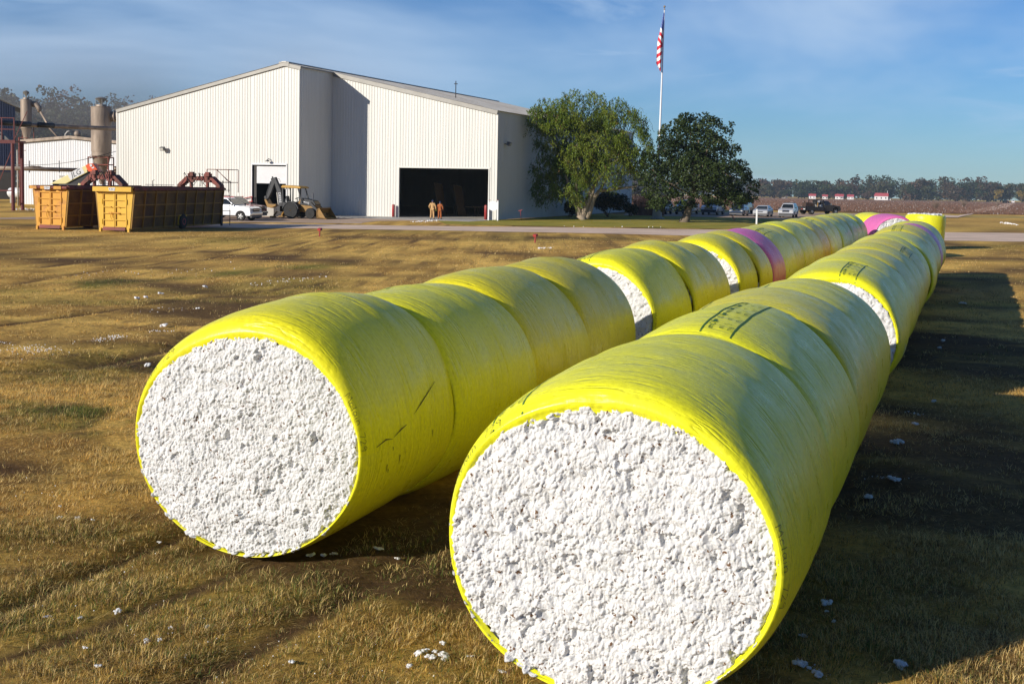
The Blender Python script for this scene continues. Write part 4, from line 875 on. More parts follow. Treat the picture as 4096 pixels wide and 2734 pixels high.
for v in mb.v: d = v - ctr; v += ex * (d.dot(ey) * .25)
mb.build('lettering', M['black'], pl)
mb = MB(); P = [bl_(350, 661), bl_(359, 656), bl_(380, 654), bl_(406, 688), bl_(391, 691), bl_(361, 686)]; mb.prism([(p.x, p.z) for p in P], -.4, .4); el = mb.build('elbow', M['orange'], bo, bevel=.03)
mb = MB(); Mx = Matrix.Rotation(math.pi / 2, 3, 'X'); c = bl_(373, 662); mb.lathe([(.02, .0), (.10, .0), (.10, .03), (.02, .03)], 16, c=c + Vector((0, -.41, 0)), M=Mx); c = bl_(381, 671); mb.box(c + Vector((0, -.41, 0)), (.2, .02, .1), 0, Matrix.Rotation(-.4, 3, 'Y')); mb.build('warning_sticker', M['white'], el)
mb = MB(); P = [bl_(262, 735), bl_(345, 735), bl_(372, 692), bl_(361, 687)]; mb.prism([(p.x, p.z) for p in P], -.22, .22); mb.build('lower_boom', M['black'], bo)
mb = MB(); mb.box((-.8, 0, 1.1), (3.6, 2.2, .9)); mb.box((-1.6, 0, 1.9), (2.2, 1.6, .8)); mb.bar(bl_(330, 735) + Vector((0, 0, 0)), (-.4, 0, 1.5), .5, .5); mb.build('chassis', M['cream'], bo, bevel=.05)
for x in (-2.1, .5):
    for y in (-1.0, 1.0): mb = MB(); mb.lathe([(.2, -.16), (.5, -.16), (.55, 0), (.5, .16), (.2, .16)], 20, c=(x, y, .55), M=Mx); mb.build('wheel', M['rubber'], bo)
# ------------------------------------------------------------------ white shed, cyclones, ducts, blue shed, platform at the left
so = at(92, 815, 146.0); so.z = 0
sh = thing('gin_shed', 'white ribbed metal shed with a low brown edged gable behind the tan cyclones', 'shed', so, -TH * .55)
W_, HE, HA, XP = 12.6, 7.45, 7.95, 6.3
def shz(s): return HE + (HA - HE) * (1 - abs(s - XP) / XP)
ribbed('front_wall', (0, 0), (3.9, 0), 0.0, lambda s: 2.9, M['siding_white'], sh, out=(0, -1), seed=21)
ribbed('front_wall', (0, 0), (W_, 0), lambda s: 2.9 if s < 5.2 else 2.9, lambda s: shz(s), M['siding_white'], sh, out=(0, -1), seed=22)
ribbed('front_wall', (7.5, 0), (W_, 0), 0.0, lambda s: 2.9, M['siding_white'], sh, out=(0, -1), seed=23)
ribbed('side_wall', (0, 0), (0, 24), 0.0, lambda s: HE, M['siding_white'], sh, out=(-1, 0), seed=24); ribbed('side_wall', (W_, 0), (W_, 24), 0.0, lambda s: HE, M['siding_white'], sh, out=(1, 0), seed=25)
mb = MB(); mb.add([(-.3, -.3, HE - .02), (XP, -.3, HA + .06), (XP, 24, HA + .06), (-.3, 24, HE - .02), (W_ + .3, -.3, HE - .02), (W_ + .3, 24, HE - .02)], [(0, 1, 2, 3), (1, 4, 5, 2)])
mb.bar((-.3, -.32, HE - .06), (XP, -.32, HA + .02), .06, .32); mb.bar((XP, -.32, HA + .02), (W_ + .3, -.32, HE - .06), .06, .32); mb.build('roof', M['duct'], sh)
mb = MB(); mb.box((0, -.05, 3.7), (.16, .1, 7.4)); mb.box((5.7, .6, 1.5), (3.7, .1, 3.0)); mb.build('corner_post', M['dark'], sh)
mb = MB(); mb.box((6.3, -.02, 3.35), (3.0, .08, .22)); mb.build('door_header', M['concrete'], sh)
def cyclone(lab, p, R, ztop, zcyl, zbot, rot=0.0, cap=True, arm=None):
    root = thing('cyclone_collector', lab, 'cyclone', p, rot, 'dust cyclones of the gin')
    mb = MB(); mb.lathe([(R, zcyl), (R, ztop), (R * 1.04, ztop + .02), (R * 1.04, ztop + .08), (R * .55, ztop + .1), (R * .5, ztop + .3)], 28); auto_smooth(mb.build('barrel', M['duct'], root))
    mb = MB(); mb.lathe([(.18, zbot), (R * .55, zbot + (zcyl - zbot) * .42), (R * .92, zcyl - .5), (R * .97, zcyl - .45), (R * .97, zcyl), (R, zcyl)], 28); auto_smooth(mb.build('cone', M['duct'], root))
    mb = MB()
    for z in (zcyl - .45, zbot + (zcyl - zbot) * .4): rr = R * (1.02 if z > zcyl - 1 else .58); mb.lathe([(rr * .97, z - .05), (rr * 1.05, z - .05), (rr * 1.05, z + .05), (rr * .97, z + .05)], 24)
    mb.build('flange', M['duct'], root)
    if cap:
        mb = MB(); mb.lathe([(R * .03, ztop + .35), (R * .55, ztop + .95), (R * .62, ztop + .98), (R * .25, ztop + 1.14), (.02, ztop + 1.18)], 20)
        for k in range(4): a = k * math.pi / 2 + .5; mb.tube([(R * .5 * math.cos(a), R * .5 * math.sin(a), ztop + .1), (R * .5 * math.cos(a), R * .5 * math.sin(a), ztop + .95)], .04, 6)
        mb.build('rain_cap', M['trim'], root)
    return root
pc_ = at(407, 870, 136.0); pc_.z = 0
cy1 = cyclone('large tan cyclone standing against the left end of the cream barn', pc_, 1.09, 11.0, 6.2, 2.6, 0)
mb = MB(); mb.tube([(.7, .2, 10.0), (1.7, .2, 10.1), (3.6, .1, 10.0)], .55, 16); mb.tube([(1.45, .15, 10.05), (1.52, .15, 10.05)], .66, 16); mb.tube([(1.6, .3, 3.6), (1.5, .3, 4.4), (2.4, .3, 4.6)], .28, 12); mb.build('inlet_duct', M['duct'], cy1, smooth=True)
mb = MB()
for x in (-1.15, 1.05):
    for y in (-.9, .9): mb.tube([(x, y, 0), (x, y, 5.55)], .07, 6)
for z in (5.55, 4.75):
    for a_, b_ in (((-1.15, -.9), (1.05, -.9)), ((1.05, -.9), (1.05, .9)), ((1.05, .9), (-1.15, .9)), ((-1.15, .9), (-1.15, -.9))): mb.bar((*a_, z), (*b_, z), .10, .12)
mb.bar((-1.15, -.9, 4.7), (-.3, -.9, 2.0), .06, .06); mb.bar((1.05, -.9, 4.7), (.2, -.9, 2.0), .06, .06); mb.build('stand', M['rust'], cy1)
p2 = at(106, 560, 152.0); p2.z = 0
cy2 = cyclone('slim tan cyclone rising above the white shed roof with a long sloping pipe', p2, .66, 12.6, 9.6, 6.9, 0)
mb = MB(); mb.lathe([(.66, 9.5), (1.05, 9.45), (.7, 9.85)], 20); mb.tube([(.3, .3, 12.2), (1.1, .3, 12.1), (1.5, .2, 11.7), (1.6, .1, 11.2)], [.35, .36, .34, .22], 12); mb.tube([(1.55, .1, 11.5), (2.9, 0, 9.2), (4.6, 0, 7.4)], .14, 10); mb.build('outlet_pipe', M['duct'], cy2, smooth=True)
mb = MB(); mb.tube([(-.5, 0, 9.5), (-.5, 0, 7.3)], .05, 6); mb.tube([(.5, 0, 7.4), (-.3, 0, 9.3)], .05, 6); mb.tube([(.9, 0, 7.4), (.9, 0, 9.4)], .05, 6); mb.build('support', M['rust'], cy2)
rv = thing('roof_blower', 'small rusty blower and bent pipe on the white shed roof', 'blower', at(290, 552, 150.0), 0)
mb = MB(); tv, tf = ICO[2]; mb.add([Vector((v.x * .42 + .6, v.y * .4, v.z * .42 + .5)) for v in tv], tf); mb.box((.6, 0, .0), (.4, .4, .6)); mb.build('housing', M['duct'], rv, smooth=True)
mb = MB(); mb.tube([(-.9, 0, -.2), (-.85, 0, .45), (-.6, 0, .75), (-.3, 0, .82)], .10, 8); mb.build('bent_pipe', M['concrete'], rv, smooth=True)
op = thing('overhead_pipe', 'long dark overhead pipe running from the blue shed to the cream barn', 'pipe', (0, 0, 0))
pts = [at(-60, 489, 121), at(30, 492, 123), at(150, 502, 126), at(300, 508, 129), at(490, 516, 133)]
mb = MB(); mb.tube(pts, .21, 12); ob = mb.build('pipe', M['duct'], op, smooth=True)
mb = MB()
for (a_, b_) in ((-20, 60), (60, 118), (150, 212)): 
    q0, q1 = [Vector(pts[1]).lerp(pts[3], (x - 30) / 270) for x in (a_, b_)]; mb.tube([q0, q1], .27, 12)
mb.build('pipe_sleeve', M['black'], op, smooth=True)
lp = thing('dust_pipe', 'horizontal brown pipe heaped with dust crossing the front of the white shed', 'pipe', (0, 0, 0))
a_, b_ = at(-40, 671, 132), at(335, 681, 137)
mb = MB(); mb.tube([a_, b_], .22, 12); mb.build('pipe', M['duct'], lp, smooth=True)
mb = MB(); prof = []
for k in range(13): f = k / 12; q = a_.lerp(b_, .36 + .30 * f); prof.append(q + Vector((0, 0, .16)))
mb.tube(prof, [.03 + .16 * math.sin(math.pi * min(1, k / 9)) * (1 + .2 * math.sin(k * 2.3)) for k in range(13)], 8); mb.build('lint_heap', mat('dusty_lint', (.23, .17, .13), .95, 0, .3, 5, .5, 20), lp, smooth=True)
mb = MB()
for px in (118, 237): q = at(px, 672, 134); mb.tube([q + Vector((0, 0, -.5)), q + Vector((0, 0, .8))], .05, 6)
mb.build('hanger', M['dark'], lp)
bp_ = at(58, 560, 168.0); bp_.z = 0
bs = thing('blue_shed', 'dark blue ribbed shed with a black gable roof at the left edge of the picture', 'shed', bp_ + Vector((-2, 6, 0)), .39)
M['blue'] = mat('blue_siding', (.012, .02, .055), .5, 0, .15, 1, streak=(3, 3, .3))
ribbed('front_wall', (-9, 0), (-.3, 0), 0.0, lambda s: 12.9 + (8.7 - s) * .45 if s > 4 else 12.9 + 4.7 * .45 - (4 - s) * .1, M['blue'], bs, out=(0, -1), seed=31)
ribbed('side_wall', (-.3, 0), (-.3, 14), 0.0, lambda s: 12.9, M['blue'], bs, out=(1, 0), seed=32)
mb = MB(); mb.bar((-6, 6, 15.6), (.5, 6, 12.7), 13.4, .14, up=(0, 0, 1)); mb.build('roof', M['trim'], bs)
mb = MB(); mb.box((-4.6, -1.5, 1.9), (8.6, 3, 3.8)); mb.build('lower_bay', M['inside'], bs)
pp = at(63, 842, 121.0); pp.z = 0
pf = thing('steel_platform', 'dark red steel platform on posts with railings at the left edge', 'platform', pp)
mb = MB(); mb.box((-4.5, .6, 6.75), (9.6, 2.6, .16)); mb.bar((-9, -.7, 6.7), (.3, -.7, 6.7), .12, .34); mb.build('deck', M['dull_red'], pf)
for x, y in ((0, -.6), (-6.5, -.6), (0, 1.7)): mb = MB(); mb.tube([(x, y, 0), (x, y, 6.7)], .17, 10); mb.build('post', M['dull_red'], pf)
mb = MB()
for x in (-4.6, -3.4, -2.2, -1.0, .2): mb.bar((x, -.7, 6.8), (x, -.7, 9.0), .09, .09)
for z in (7.9, 9.0): mb.bar((-5.2, -.7, z), (.25, -.7, z), .08, .08)
mb.bar((.2, -.7, 6.9), (1.5, -.7, 9.7), .06, .06); mb.bar((-.1, -.6, 5.9), (-1.6, -.6, 2.2), .08, .08); mb.bar((-9, -.7, 1.95), (0, -.6, 1.95), .12, .12); mb.build('railing', M['dull_red'], pf)
mb = MB(); mb.prism([(-8.5, 6.9), (-.6, 6.9), (-3.2, 9.2), (-5.2, 12.4), (-8.5, 12.6)], .1, 1.4); mb.build('hopper', mat('grey_hopper', (.12, .12, .115), .6, .2, .2, 2), pf)
for px, top, lab in ((78, 550, 'slim rusty pole in front of the left end of the white shed'), (70, 600, 'thin grey pole next to the red platform post')):
    q = at(px + 3, 815, 138); q.z = 0; th = thing('utility_pole', lab, 'pole', q); zt = at(px, top, 138).z
    mb = MB(); mb.tube([(0, 0, 0), (-.05, 0, zt)], .10, 8); mb.build('shaft', M['rust'] if px == 78 else M['concrete'], th, smooth=True)
    mb = MB(); mb.bar((-.05, 0, zt), (.9, 0, zt - .05), .06, .06); mb.build('bracket', M['rust'], th)
tk = thing('propane_tank', 'white rounded tank standing in the shade beside the white shed', 'tank', gp(76, 812), -.2)
mb = MB(); Mx = Matrix.Rotation(math.pi / 2, 3, 'Y'); mb.lathe([(.02, -1.5), (.35, -1.42), (.58, -1.2), (.64, -1.0), (.64, 1.0), (.58, 1.2), (.35, 1.42), (.02, 1.5)], 24, c=(0, 0, 1.25), M=Mx); mb.build('shell', M['white'], tk, smooth=True)
for x in (-.8, .8): mb = MB(); mb.box((x, 0, .36), (.2, 1.0, .72)); mb.build('saddle', M['concrete'], tk)
cb = thing('overhead_cable', 'thin dark cable sagging from the barn across the white shed', 'cable', (0, 0, 0))
pa, pb_ = at(472, 603, 130), at(60, 660, 132); mb = MB(); mb.tube([pa.lerp(pb_, k / 12) - Vector((0, 0, .5 * math.sin(math.pi * k / 12))) for k in range(13)], .03, 5); mb.build('cable', M['black'], cb)
# ------------------------------------------------------------------ vehicles (local X forward, Y left)
def paint(name, c, rough=.3): return mat(name, c, rough, .15, .04, 2, coat=.6)
def wheel(root, x, y, R, wd, rim=None, spokes=True):
    s = 1 if y > 0 else -1; Mx = Matrix.Rotation(math.pi / 2, 3, 'X'); mb = MB()
    mb.lathe([(R * .60, -wd / 2), (R * .92, -wd / 2), (R, -wd * .3), (R, wd * .3), (R * .92, wd / 2), (R * .60, wd / 2)], 22, c=(0, 0, 0), M=Mx); t_ = mb.build('wheel', M['rubber'], root, loc=(x, y, R))
    mb = MB(); mb.lathe([(R * .12, s * -.5 * wd), (R * .62, s * -.42 * wd), (R * .62, s * .3 * wd)], 18, c=(0, 0, 0), M=Mx)
    for k in range(5 if spokes else 0): a = k * 1.2566; mb.bar((R * .1 * math.cos(a), s * wd * .50, R * .1 * math.sin(a)), (R * .56 * math.cos(a), s * wd * .46, R * .56 * math.sin(a)), R * .22, .03, up=(0, 1, 0))
    mb.build('rim', rim or M['rim'], t_)
def car(name, lab, cat_, p, heading, col, kind='sedan', group=None, detail=None):
    root = thing(name, lab, cat_, p, heading, group)
    S = {'sedan': dict(L=4.8, W=1.78, hood=.92, belt=.95, roof=1.40, wb=2.72, fo=.98, R=.32, g=.22, cab=(-2.0, -1.15, .55, 1.35), rear=.98),
         'suv': dict(L=4.55, W=1.80, hood=1.08, belt=1.12, roof=1.70, wb=2.70, fo=.85, R=.36, g=.30, cab=(-2.38, -2.15, .35, .92), rear=1.1),
         'pickup': dict(L=5.7, W=2.0, hood=1.18, belt=1.26, roof=1.84, wb=3.6, fo=.95, R=.40, g=.38, cab=(-.75, -.55, .70, 1.42), rear=1.22)}[kind]
    if detail: S.update(detail)
    L, W, R, g_ = S['L'], S['W'], S['R'], S['g']; xf = L / 2; xr = -L / 2; fx = xf - S['fo']; rx = fx - S['wb']; c0, c1, c2, c3 = S['cab']
    pick = kind == 'pickup'
    def arch(cx): return [(cx + (R + .07) * math.cos(a), R + (R + .07) * math.sin(a)) for a in np.linspace(-.25, math.pi + .25, 11)]
    low = [(xf - .05, g_ + .05)] + [q for q in arch(fx) if q[1] > g_ - .02] + [q for q in arch(rx) if q[1] > g_ - .02] + [(xr + .05, g_ + .1)]
    low = [q if q[1] > g_ else (q[0], g_) for q in low]
    back = [(xr, .55), (xr + .03, S['rear'])]; top = [(c0 + .0, S['belt']), (c3 + .05, S['belt'] - .02), (xf - .35, S['hood'] - .06), (xf - .08, S['hood'] - .16), (xf, .62)]
    if pick: back = [(xr, .62), (xr, .70)]; top = [(c0, .70), (c0, S['belt'])] + top[1:]
    b_ = MB(); poly = low + back + top
    n = len(poly); ins = .09
    def yy(z): return W / 2 - (.0 if z < S['belt'] * .75 else ins * (z / S['belt'] - .75) * 2.2)
    b_.add([(x, yy(z), z) for x, z in poly] + [(x, -yy(z), z) for x, z in poly], [tuple(range(n)), tuple(range(n, 2 * n))[::-1]] + [((i + 1) % n, i, i + n, (i + 1) % n + n) for i in range(n)])
    if pick:
        for s in (-1, 1): b_.box(((xr + c0) / 2, s * (W / 2 - .05), .96), (c0 - xr - .02, .09, .54))
        b_.box((xr + .06, 0, .96), (.10, W - .22, .54)); b_.box((xr + .02, 0, S['rear'] + .01), (.06, W - .1, .06))
    body = fix_normals(b_.build('body', col, root, bevel=.035))
    ub = MB(); ub.box(((fx + rx) / 2, 0, g_ + .12), (L * .82, W * .82, .2)); ub.build('underbody', M['black'], root)
    w0, w1 = W / 2 - .08, W / 2 - .27; zb, zr = S['belt'] - .04, S['roof']
    cabn = MB(); cabn.loft([[(c0, -w0, zb), (c3, -w0, zb), (c3, w0, zb), (c0, w0, zb)], [(c1, -w1, zr - .05), (c2, -w1, zr - .05), (c2, w1, zr - .05), (c1, w1, zr - .05)], [(c1 + .08, -w1 + .08, zr), (c2 - .1, -w1 + .08, zr), (c2 - .1, w1 - .08, zr), (c1 + .08, w1 - .08, zr)]]); cb_ = fix_normals(cabn.build('cabin', col, root, bevel=.02))
    def pane(nm, A, B, C_, D_, n_, u0=.06, u1=.94, v0=.1, v1=.9):
        A, B, C_, D_ = map(Vector, (A, B, C_, D_)); f = lambda u, v: (A.lerp(B, u)).lerp(D_.lerp(C_, u), v) + Vector(n_) * .015
        m_ = MB(); m_.add([f(u0, v0), f(u1, v0), f(u1, v1), f(u0, v1)], [(0, 1, 2, 3)]); o = m_.build(nm, M['glass'], cb_); s_ = o.modifiers.new('thick', 'SOLIDIFY'); s_.thickness = .012; s_.offset = 0; return o
    zt = zr - .05
    pane('windscreen', (c3, -w0, zb), (c3, w0, zb), (c2, w1, zt), (c2, -w1, zt), (.8, 0, .5)); pane('rear_window', (c0, w0, zb), (c0, -w0, zb), (c1, -w1, zt), (c1, w1, zt), (-.9, 0, .3))
    spl = [(.04, .97)] if pick and not S.get('crew') else [(.03, .47), (.52, .96)]
    if kind == 'suv': spl = [(.03, .28), (.32, .62), (.66, .97)]
    for s in (-1, 1):
        for u0, u1 in spl: pane('side_window', (c0, s * w0, zb), (c3, s * w0, zb), (c2, s * w1, zt), (c1, s * w1, zt), (0, s, .3), u0, u1, .12, .92)
        m_ = MB(); m_.box((c3 - .12, s * (W / 2 + .10), zb + .08), (.10, .20, .15)); m_.build('mirror', S.get('mirror', M['black']), root, bevel=.03)
        m_ = MB(); hz = S['hood'] - .27; m_.box((xf - .06, s * (W / 2 - .27), hz), (.10, .38, .17), 0, Matrix.Rotation(-s * .12, 3, 'Z')); m_.build('headlight', M['headlamp'], root, bevel=.02)
        m_ = MB(); m_.box((xr + .0, s * (W / 2 - .12), S['rear'] - .28), (.05, .16, .30)); m_.build('tail_light', M['red'], root)
        for x in (fx, rx): wheel(root, x, s * (W / 2 - .11), R, .22)
    m_ = MB(); hz = S['hood'] - .28
    gm = S.get('grille', 'bar')
    if gm == 'slots':
        for k in range(7): m_.box((xf + .0, -.36 + .12 * k, hz + .0), (.04, .07, .26))
    elif gm == 'slim': m_.box((xf + .0, 0, hz), (.03, .62, .09))
    else: m_.box((xf - .005, 0, hz - .02), (.05, 1.02, .26)); m_.box((xf + .02, 0, hz + .0), (.03, 1.06, .05), 1); m_.box((xf + .01, 0, hz + .12), (.03, 1.08, .03), 1); m_.box((xf + .01, 0, hz - .16), (.03, 1.08, .03), 1)
    m_.build('grille', [M['black'], M['chrome']], root)
    m_ = MB(); bz = .58 if pick else .48; m_.box((xf + .02, 0, bz), (.18, W - .06, .22 if pick else .18)); m_.build('bumper', S.get('bumper', M['chrome'] if pick else col), root, bevel=.05)
    m_ = MB(); m_.box((xf - .02, 0, bz - .2), (.12, W - .2, .16)); m_.build('air_dam', M['plastic_grey'], root)
    if S.get('roofrack'):
        m_ = MB()
        for s in (-1, 1): m_.bar((c1 + .15, s * (w1 - .12), zr + .05), (c2 - .3, s * (w1 - .12), zr + .05), .05, .04)
        for x in (c1 + .4, c2 - .5): m_.bar((x, -w1 + .12, zr + .055), (x, w1 - .12, zr + .055), .05, .03)
        m_.build('roof_rack', M['black'], root)
    return root
HD = math.atan2(-AX.y, -AX.x)                # parked nose towards the camera, along the rows
GP = 'vehicles parked beyond the lawn'
P_white, P_silver, P_grey = paint('white_car_paint', (.74, .75, .77)), paint('silver_car_paint', (.42, .43, .45)), paint('light_silver_paint', (.52, .53, .56))
P_blue, P_dark, P_red, P_gray2 = paint('navy_car_paint', (.025, .045, .09)), paint('charcoal_car_paint', (.03, .032, .036)), paint('maroon_car_paint', (.20, .012, .02)), paint('blue_grey_paint', (.22, .26, .32))
def back(p, d): return p + AX * d
car('parked_car', 'grey sport utility car half hidden behind the flagpole and the bare shrub', 'car', back(gp(2632, 857), 2.2), HD, P_gray2, 'suv', GP, dict(L=4.7, roof=1.66, cab=(-2.3, -1.8, .25, 1.15)))
car('pickup_truck', 'white pickup truck parked behind the leaning trunk of the oak', 'pickup', back(gp(2728, 858.5), 2.8), HD, P_white, 'pickup', GP, dict(bumper=M['black']))
car('pickup_truck', 'light silver pickup truck parked between the oak trunk and the navy sedan', 'pickup', back(gp(2834, 860), 2.8), HD, P_grey, 'pickup', GP, dict(bumper=M['black']))
car('pickup_truck', 'charcoal pickup truck showing its roof behind the navy sedan', 'pickup', back(gp(2951, 857), 3.6), HD, P_dark, 'pickup', GP, dict(crew=True, roof=1.92, belt=1.3, hood=1.25, cab=(-1.7, -1.5, .65, 1.42), mirror=M['chrome'], bumper=M['chrome']))
car('parked_car', 'dark navy sedan parked nose forward at the edge of the tree shadow', 'car', back(gp(2943, 864), 2.4), HD, P_blue, 'sedan', GP, dict(grille='slim'))
car('parked_car', 'silver sedan parked behind the white post', 'car', back(gp(3040, 867.5), 2.3), HD, P_silver, 'sedan', GP, dict(grille='slim', L=4.6, roof=1.36))
car('parked_car', 'pale silver boxy off road car with a slotted grille and roof rack', 'car', back(gp(3142, 871), 2.2), HD, P_grey, 'suv', GP, dict(grille='slots', roofrack=True, bumper=M['plastic_grey']))
# trucks by the ramp, nose to the right
HR = math.atan2(RT.y, RT.x)
wp = gp(985, 884); car('pickup_truck', 'white new pickup truck nosing out from behind the yellow module builder', 'pickup', Vector((wp.x, wp.y, 0)) - RT * 2.35 + AX * .6, HR + .06, P_white, 'pickup', 'pickups beside the ramp', dict(crew=True, cab=(-1.7, -1.5, .45, 1.30), hood=1.24, belt=1.32, roof=1.93))
wp = gp(1000, 876); car('pickup_truck', 'maroon pickup truck parked just behind the white one', 'pickup', Vector((wp.x, wp.y, 0)) - RT * 2.35 + AX * 1.0, HR + .04, P_red, 'pickup', 'pickups beside the ramp', dict(crew=True, cab=(-1.7, -1.5, .45, 1.30), hood=1.26, belt=1.34, roof=1.97, mirror=M['black']))
# ------------------------------------------------------------------ black flatbed welding truck
ft = thing('flatbed_truck', 'black flatbed service truck with welding gear on its bed, parked side on', 'truck', gp(3272, 858) + Vector((.5, 1.0, 0)), math.radians(26))
mb = MB(); mb.prism([(2.75, .5), (2.78, .95), (2.65, 1.18), (1.45, 1.3), (.95, 1.32), (.0, 1.34), (.0, .5), (1.42, .45), (1.5, .85), (1.95, 1.02), (2.4, .85), (2.48, .48)], -.96, .96); fix_normals(mb.build('body', P_dark, ft, bevel=.03))
mb = MB(); mb.loft([[(-.02, -.92, 1.28), (1.35, -.92, 1.28), (1.35, .92, 1.28), (-.02, .92, 1.28)], [(.02, -.74, 1.88), (.72, -.74, 1.88), (.72, .74, 1.88), (.02, .74, 1.88)]]); cbn = fix_normals(mb.build('cabin', P_dark, ft, bevel=.05))
for s in (-1, 1): mb = MB(); mb.add([(.2, s * .895, 1.36), (1.12, s * .895, 1.36), (.68, s * .755, 1.80), (.2, s * .765, 1.80)], [(0, 1, 2, 3)]); mb.build('side_window', M['glass'], cbn); mb = MB(); mb.box((1.0, s * 1.08, 1.42), (.1, .22, .2)); mb.build('mirror', M['chrome'], ft)
mb = MB(); mb.add([(1.37, -.85, 1.34), (1.37, .85, 1.34), (.80, .70, 1.84), (.80, -.70, 1.84)], [(0, 1, 2, 3)]); mb.build('windscreen', M['glass'], cbn)
mb = MB(); mb.box((-1.75, 0, 1.0), (3.3, 2.2, .12)); mb.box((-1.7, -1.0, .78), (3.1, .16, .42)); mb.box((-1.7, 1.0, .78), (3.1, .16, .42)); mb.box((-3.35, 0, .82), (.12, 2.2, .5)); mb.build('flatbed', M['dark'], ft, bevel=.02)
mb = MB()
for y in (-.8, .8): mb.bar((-.12, y, 1.0), (-.12, y, 2.02), .08, .08); mb.bar((-1.35, y, 1.0), (-1.35, y, 2.06), .08, .08); mb.bar((-.12, y, 2.0), (-1.35, y, 2.0), .06, .06); mb.bar((-.12, y, 2.0), (-.75, y, 1.1), .05, .05)
mb.bar((-.12, -.8, 2.0), (-.12, .8, 2.0), .08, .08); mb.bar((-1.35, -.8, 2.0), (-1.35, .8, 2.0), .08, .08); mb.box((-.6, .2, 1.5), (.5, .8, .9)); mb.build('headache_rack', M['dark'], ft)
mb = MB(); mb.box((-.95, -.84, 1.78), (.34, .03, .26)); mb.build('notice_plate', M['white'], ft)
mb = MB(); mb.tube([(-1.15, -.88, 1.1), (-1.15, -.88, 1.62)], .07, 8); mb.build('gas_bottle', M['machine_yellow'], ft)
mb = MB(); mb.box((-2.2, .1, 1.35), (1.1, .8, .55)); mb.tube([(-2.7, 0, 1.6), (-2.75, 0, 1.85)], .1, 8); mb.box((-1.5, .1, 1.3), (.5, .8, .4)); mb.build('welder', mat('dark_brown_enamel', (.06, .035, .025), .6), ft, bevel=.04)
mb = MB(); r = random.Random(4)
for k in range(9): tv, tf = tuft(r, r.uniform(.14, .24), 2); mb.add([v + Vector((-.6 + r.uniform(-.55, .35), -.6 + r.uniform(-.2, .2), 1.16)) for v in tv], tf)
mb.build('white_sacks', M['cotton'], ft, smooth=True)
for y in (-.85, -.35, .6): mb = MB(); mb.box((-3.42, y, .74), (.03, .34, .12)); mb.build('reflector', M['white'] if y != -.35 else M['red'], ft)
for x, y in ((1.95, -.82), (1.95, .82), (-2.2, -.85), (-2.2, .85)): wheel(ft, x, y, .42, .26 if x > 0 else .40)
mb = MB(); mb.box((2.8, 0, .72), (.12, 1.9, .28)); mb.build('bumper', M['plastic_grey'], ft, bevel=.03)
for s in (-1, 1): mb = MB(); mb.box((2.76, s * .68, 1.0), (.06, .3, .2)); mb.build('headlight', M['headlamp'], ft)
mb = MB(); mb.box((.2, 0, .55), (4.4, .9, .16)); mb.build('chassis', M['black'], ft)
# ------------------------------------------------------------------ backhoe loader, nose (loader bucket) to the right
bh = thing('backhoe_loader', 'yellow and black backhoe loader with its digging arm folded up before the loading door', 'backhoe', gp(1182, 872.5), HR + .02)
MY, MK = M['machine_yellow'], M['machine_black']
mb = MB(); mb.prism([(-1.2, .62), (2.35, .62), (2.35, 1.35), (2.15, 1.62), (.75, 1.82), (.35, 1.15), (-.9, 1.1), (-1.25, .9)], -.46, .46); fix_normals(mb.build('chassis', MY, bh, bevel=.04))
mb = MB(); mb.prism([(.7, 1.25), (2.25, 1.12), (2.38, 1.3), (2.1, 1.66), (.8, 1.88)], -.50, .50); fix_normals(mb.build('hood', MK, bh, bevel=.05))
for s in (-1, 1):
    mb = MB(); a_ = np.linspace(.25, 2.9, 12); mb.prism([(.05 + .86 * math.cos(a), .70 + .86 * math.sin(a)) for a in a_] + [(.05 + .78 * math.cos(a), .70 + .78 * math.sin(a)) for a in a_[::-1]], s * .55, s * 1.08); fix_normals(mb.build('fender', MK, bh))
    wheel(bh, .05, s * .84, .74, .44, MY, False); wheel(bh, 2.0, s * .80, .50, .30, MY, False)
mb = MB(); mb.prism([(-1.05, 2.92), (-.9, 3.02), (.75, 2.94), (.95, 2.84), (.95, 2.74), (-1.05, 2.78)], -.80, .80); fix_normals(mb.build('canopy', mat('canopy_yellow', (.42, .22, .012), .5, 0, .15, 3), bh, bevel=.03))
for s in (-1, 1):
    for x0, x1 in ((.80, .62), (.10, .12), (-.92, -.95)): mb = MB(); mb.bar((x0 + .25 * (x0 > .5), s * .70, 1.45), (x1, s * .70, 2.80), .09, .09); mb.build('canopy_post', MK, bh)
mb = MB()
for y in (-.5, 0, .5): mb.box((-1.02, y, 2.72), (.1, .22, .12))
mb.build('work_light', M['headlamp'], bh)
mb = MB(); mb.box((-.55, 0, 1.28), (.55, .55, .16)); mb.box((-.80, 0, 1.68), (.14, .52, .70), 0, Matrix.Rotation(-.15, 3, 'Y')); mb.build('seat', MK, bh, bevel=.05)
mb = MB(); mb.tube([(.30, 0, 1.3), (.16, 0, 1.80)], .04, 8); mb.lathe([(.17, -.015), (.20, 0), (.17, .015)], 16, c=(.13, 0, 1.84), M=Matrix.Rotation(-.4, 3, 'Y')); mb.build('steering_wheel', MK, bh)
mb = MB(); mb.tube([(1.75, .1, 1.6), (1.75, .1, 2.30), (1.70, .1, 2.36)], .055, 8); mb.build('exhaust_stack', M['plastic_grey'], bh)
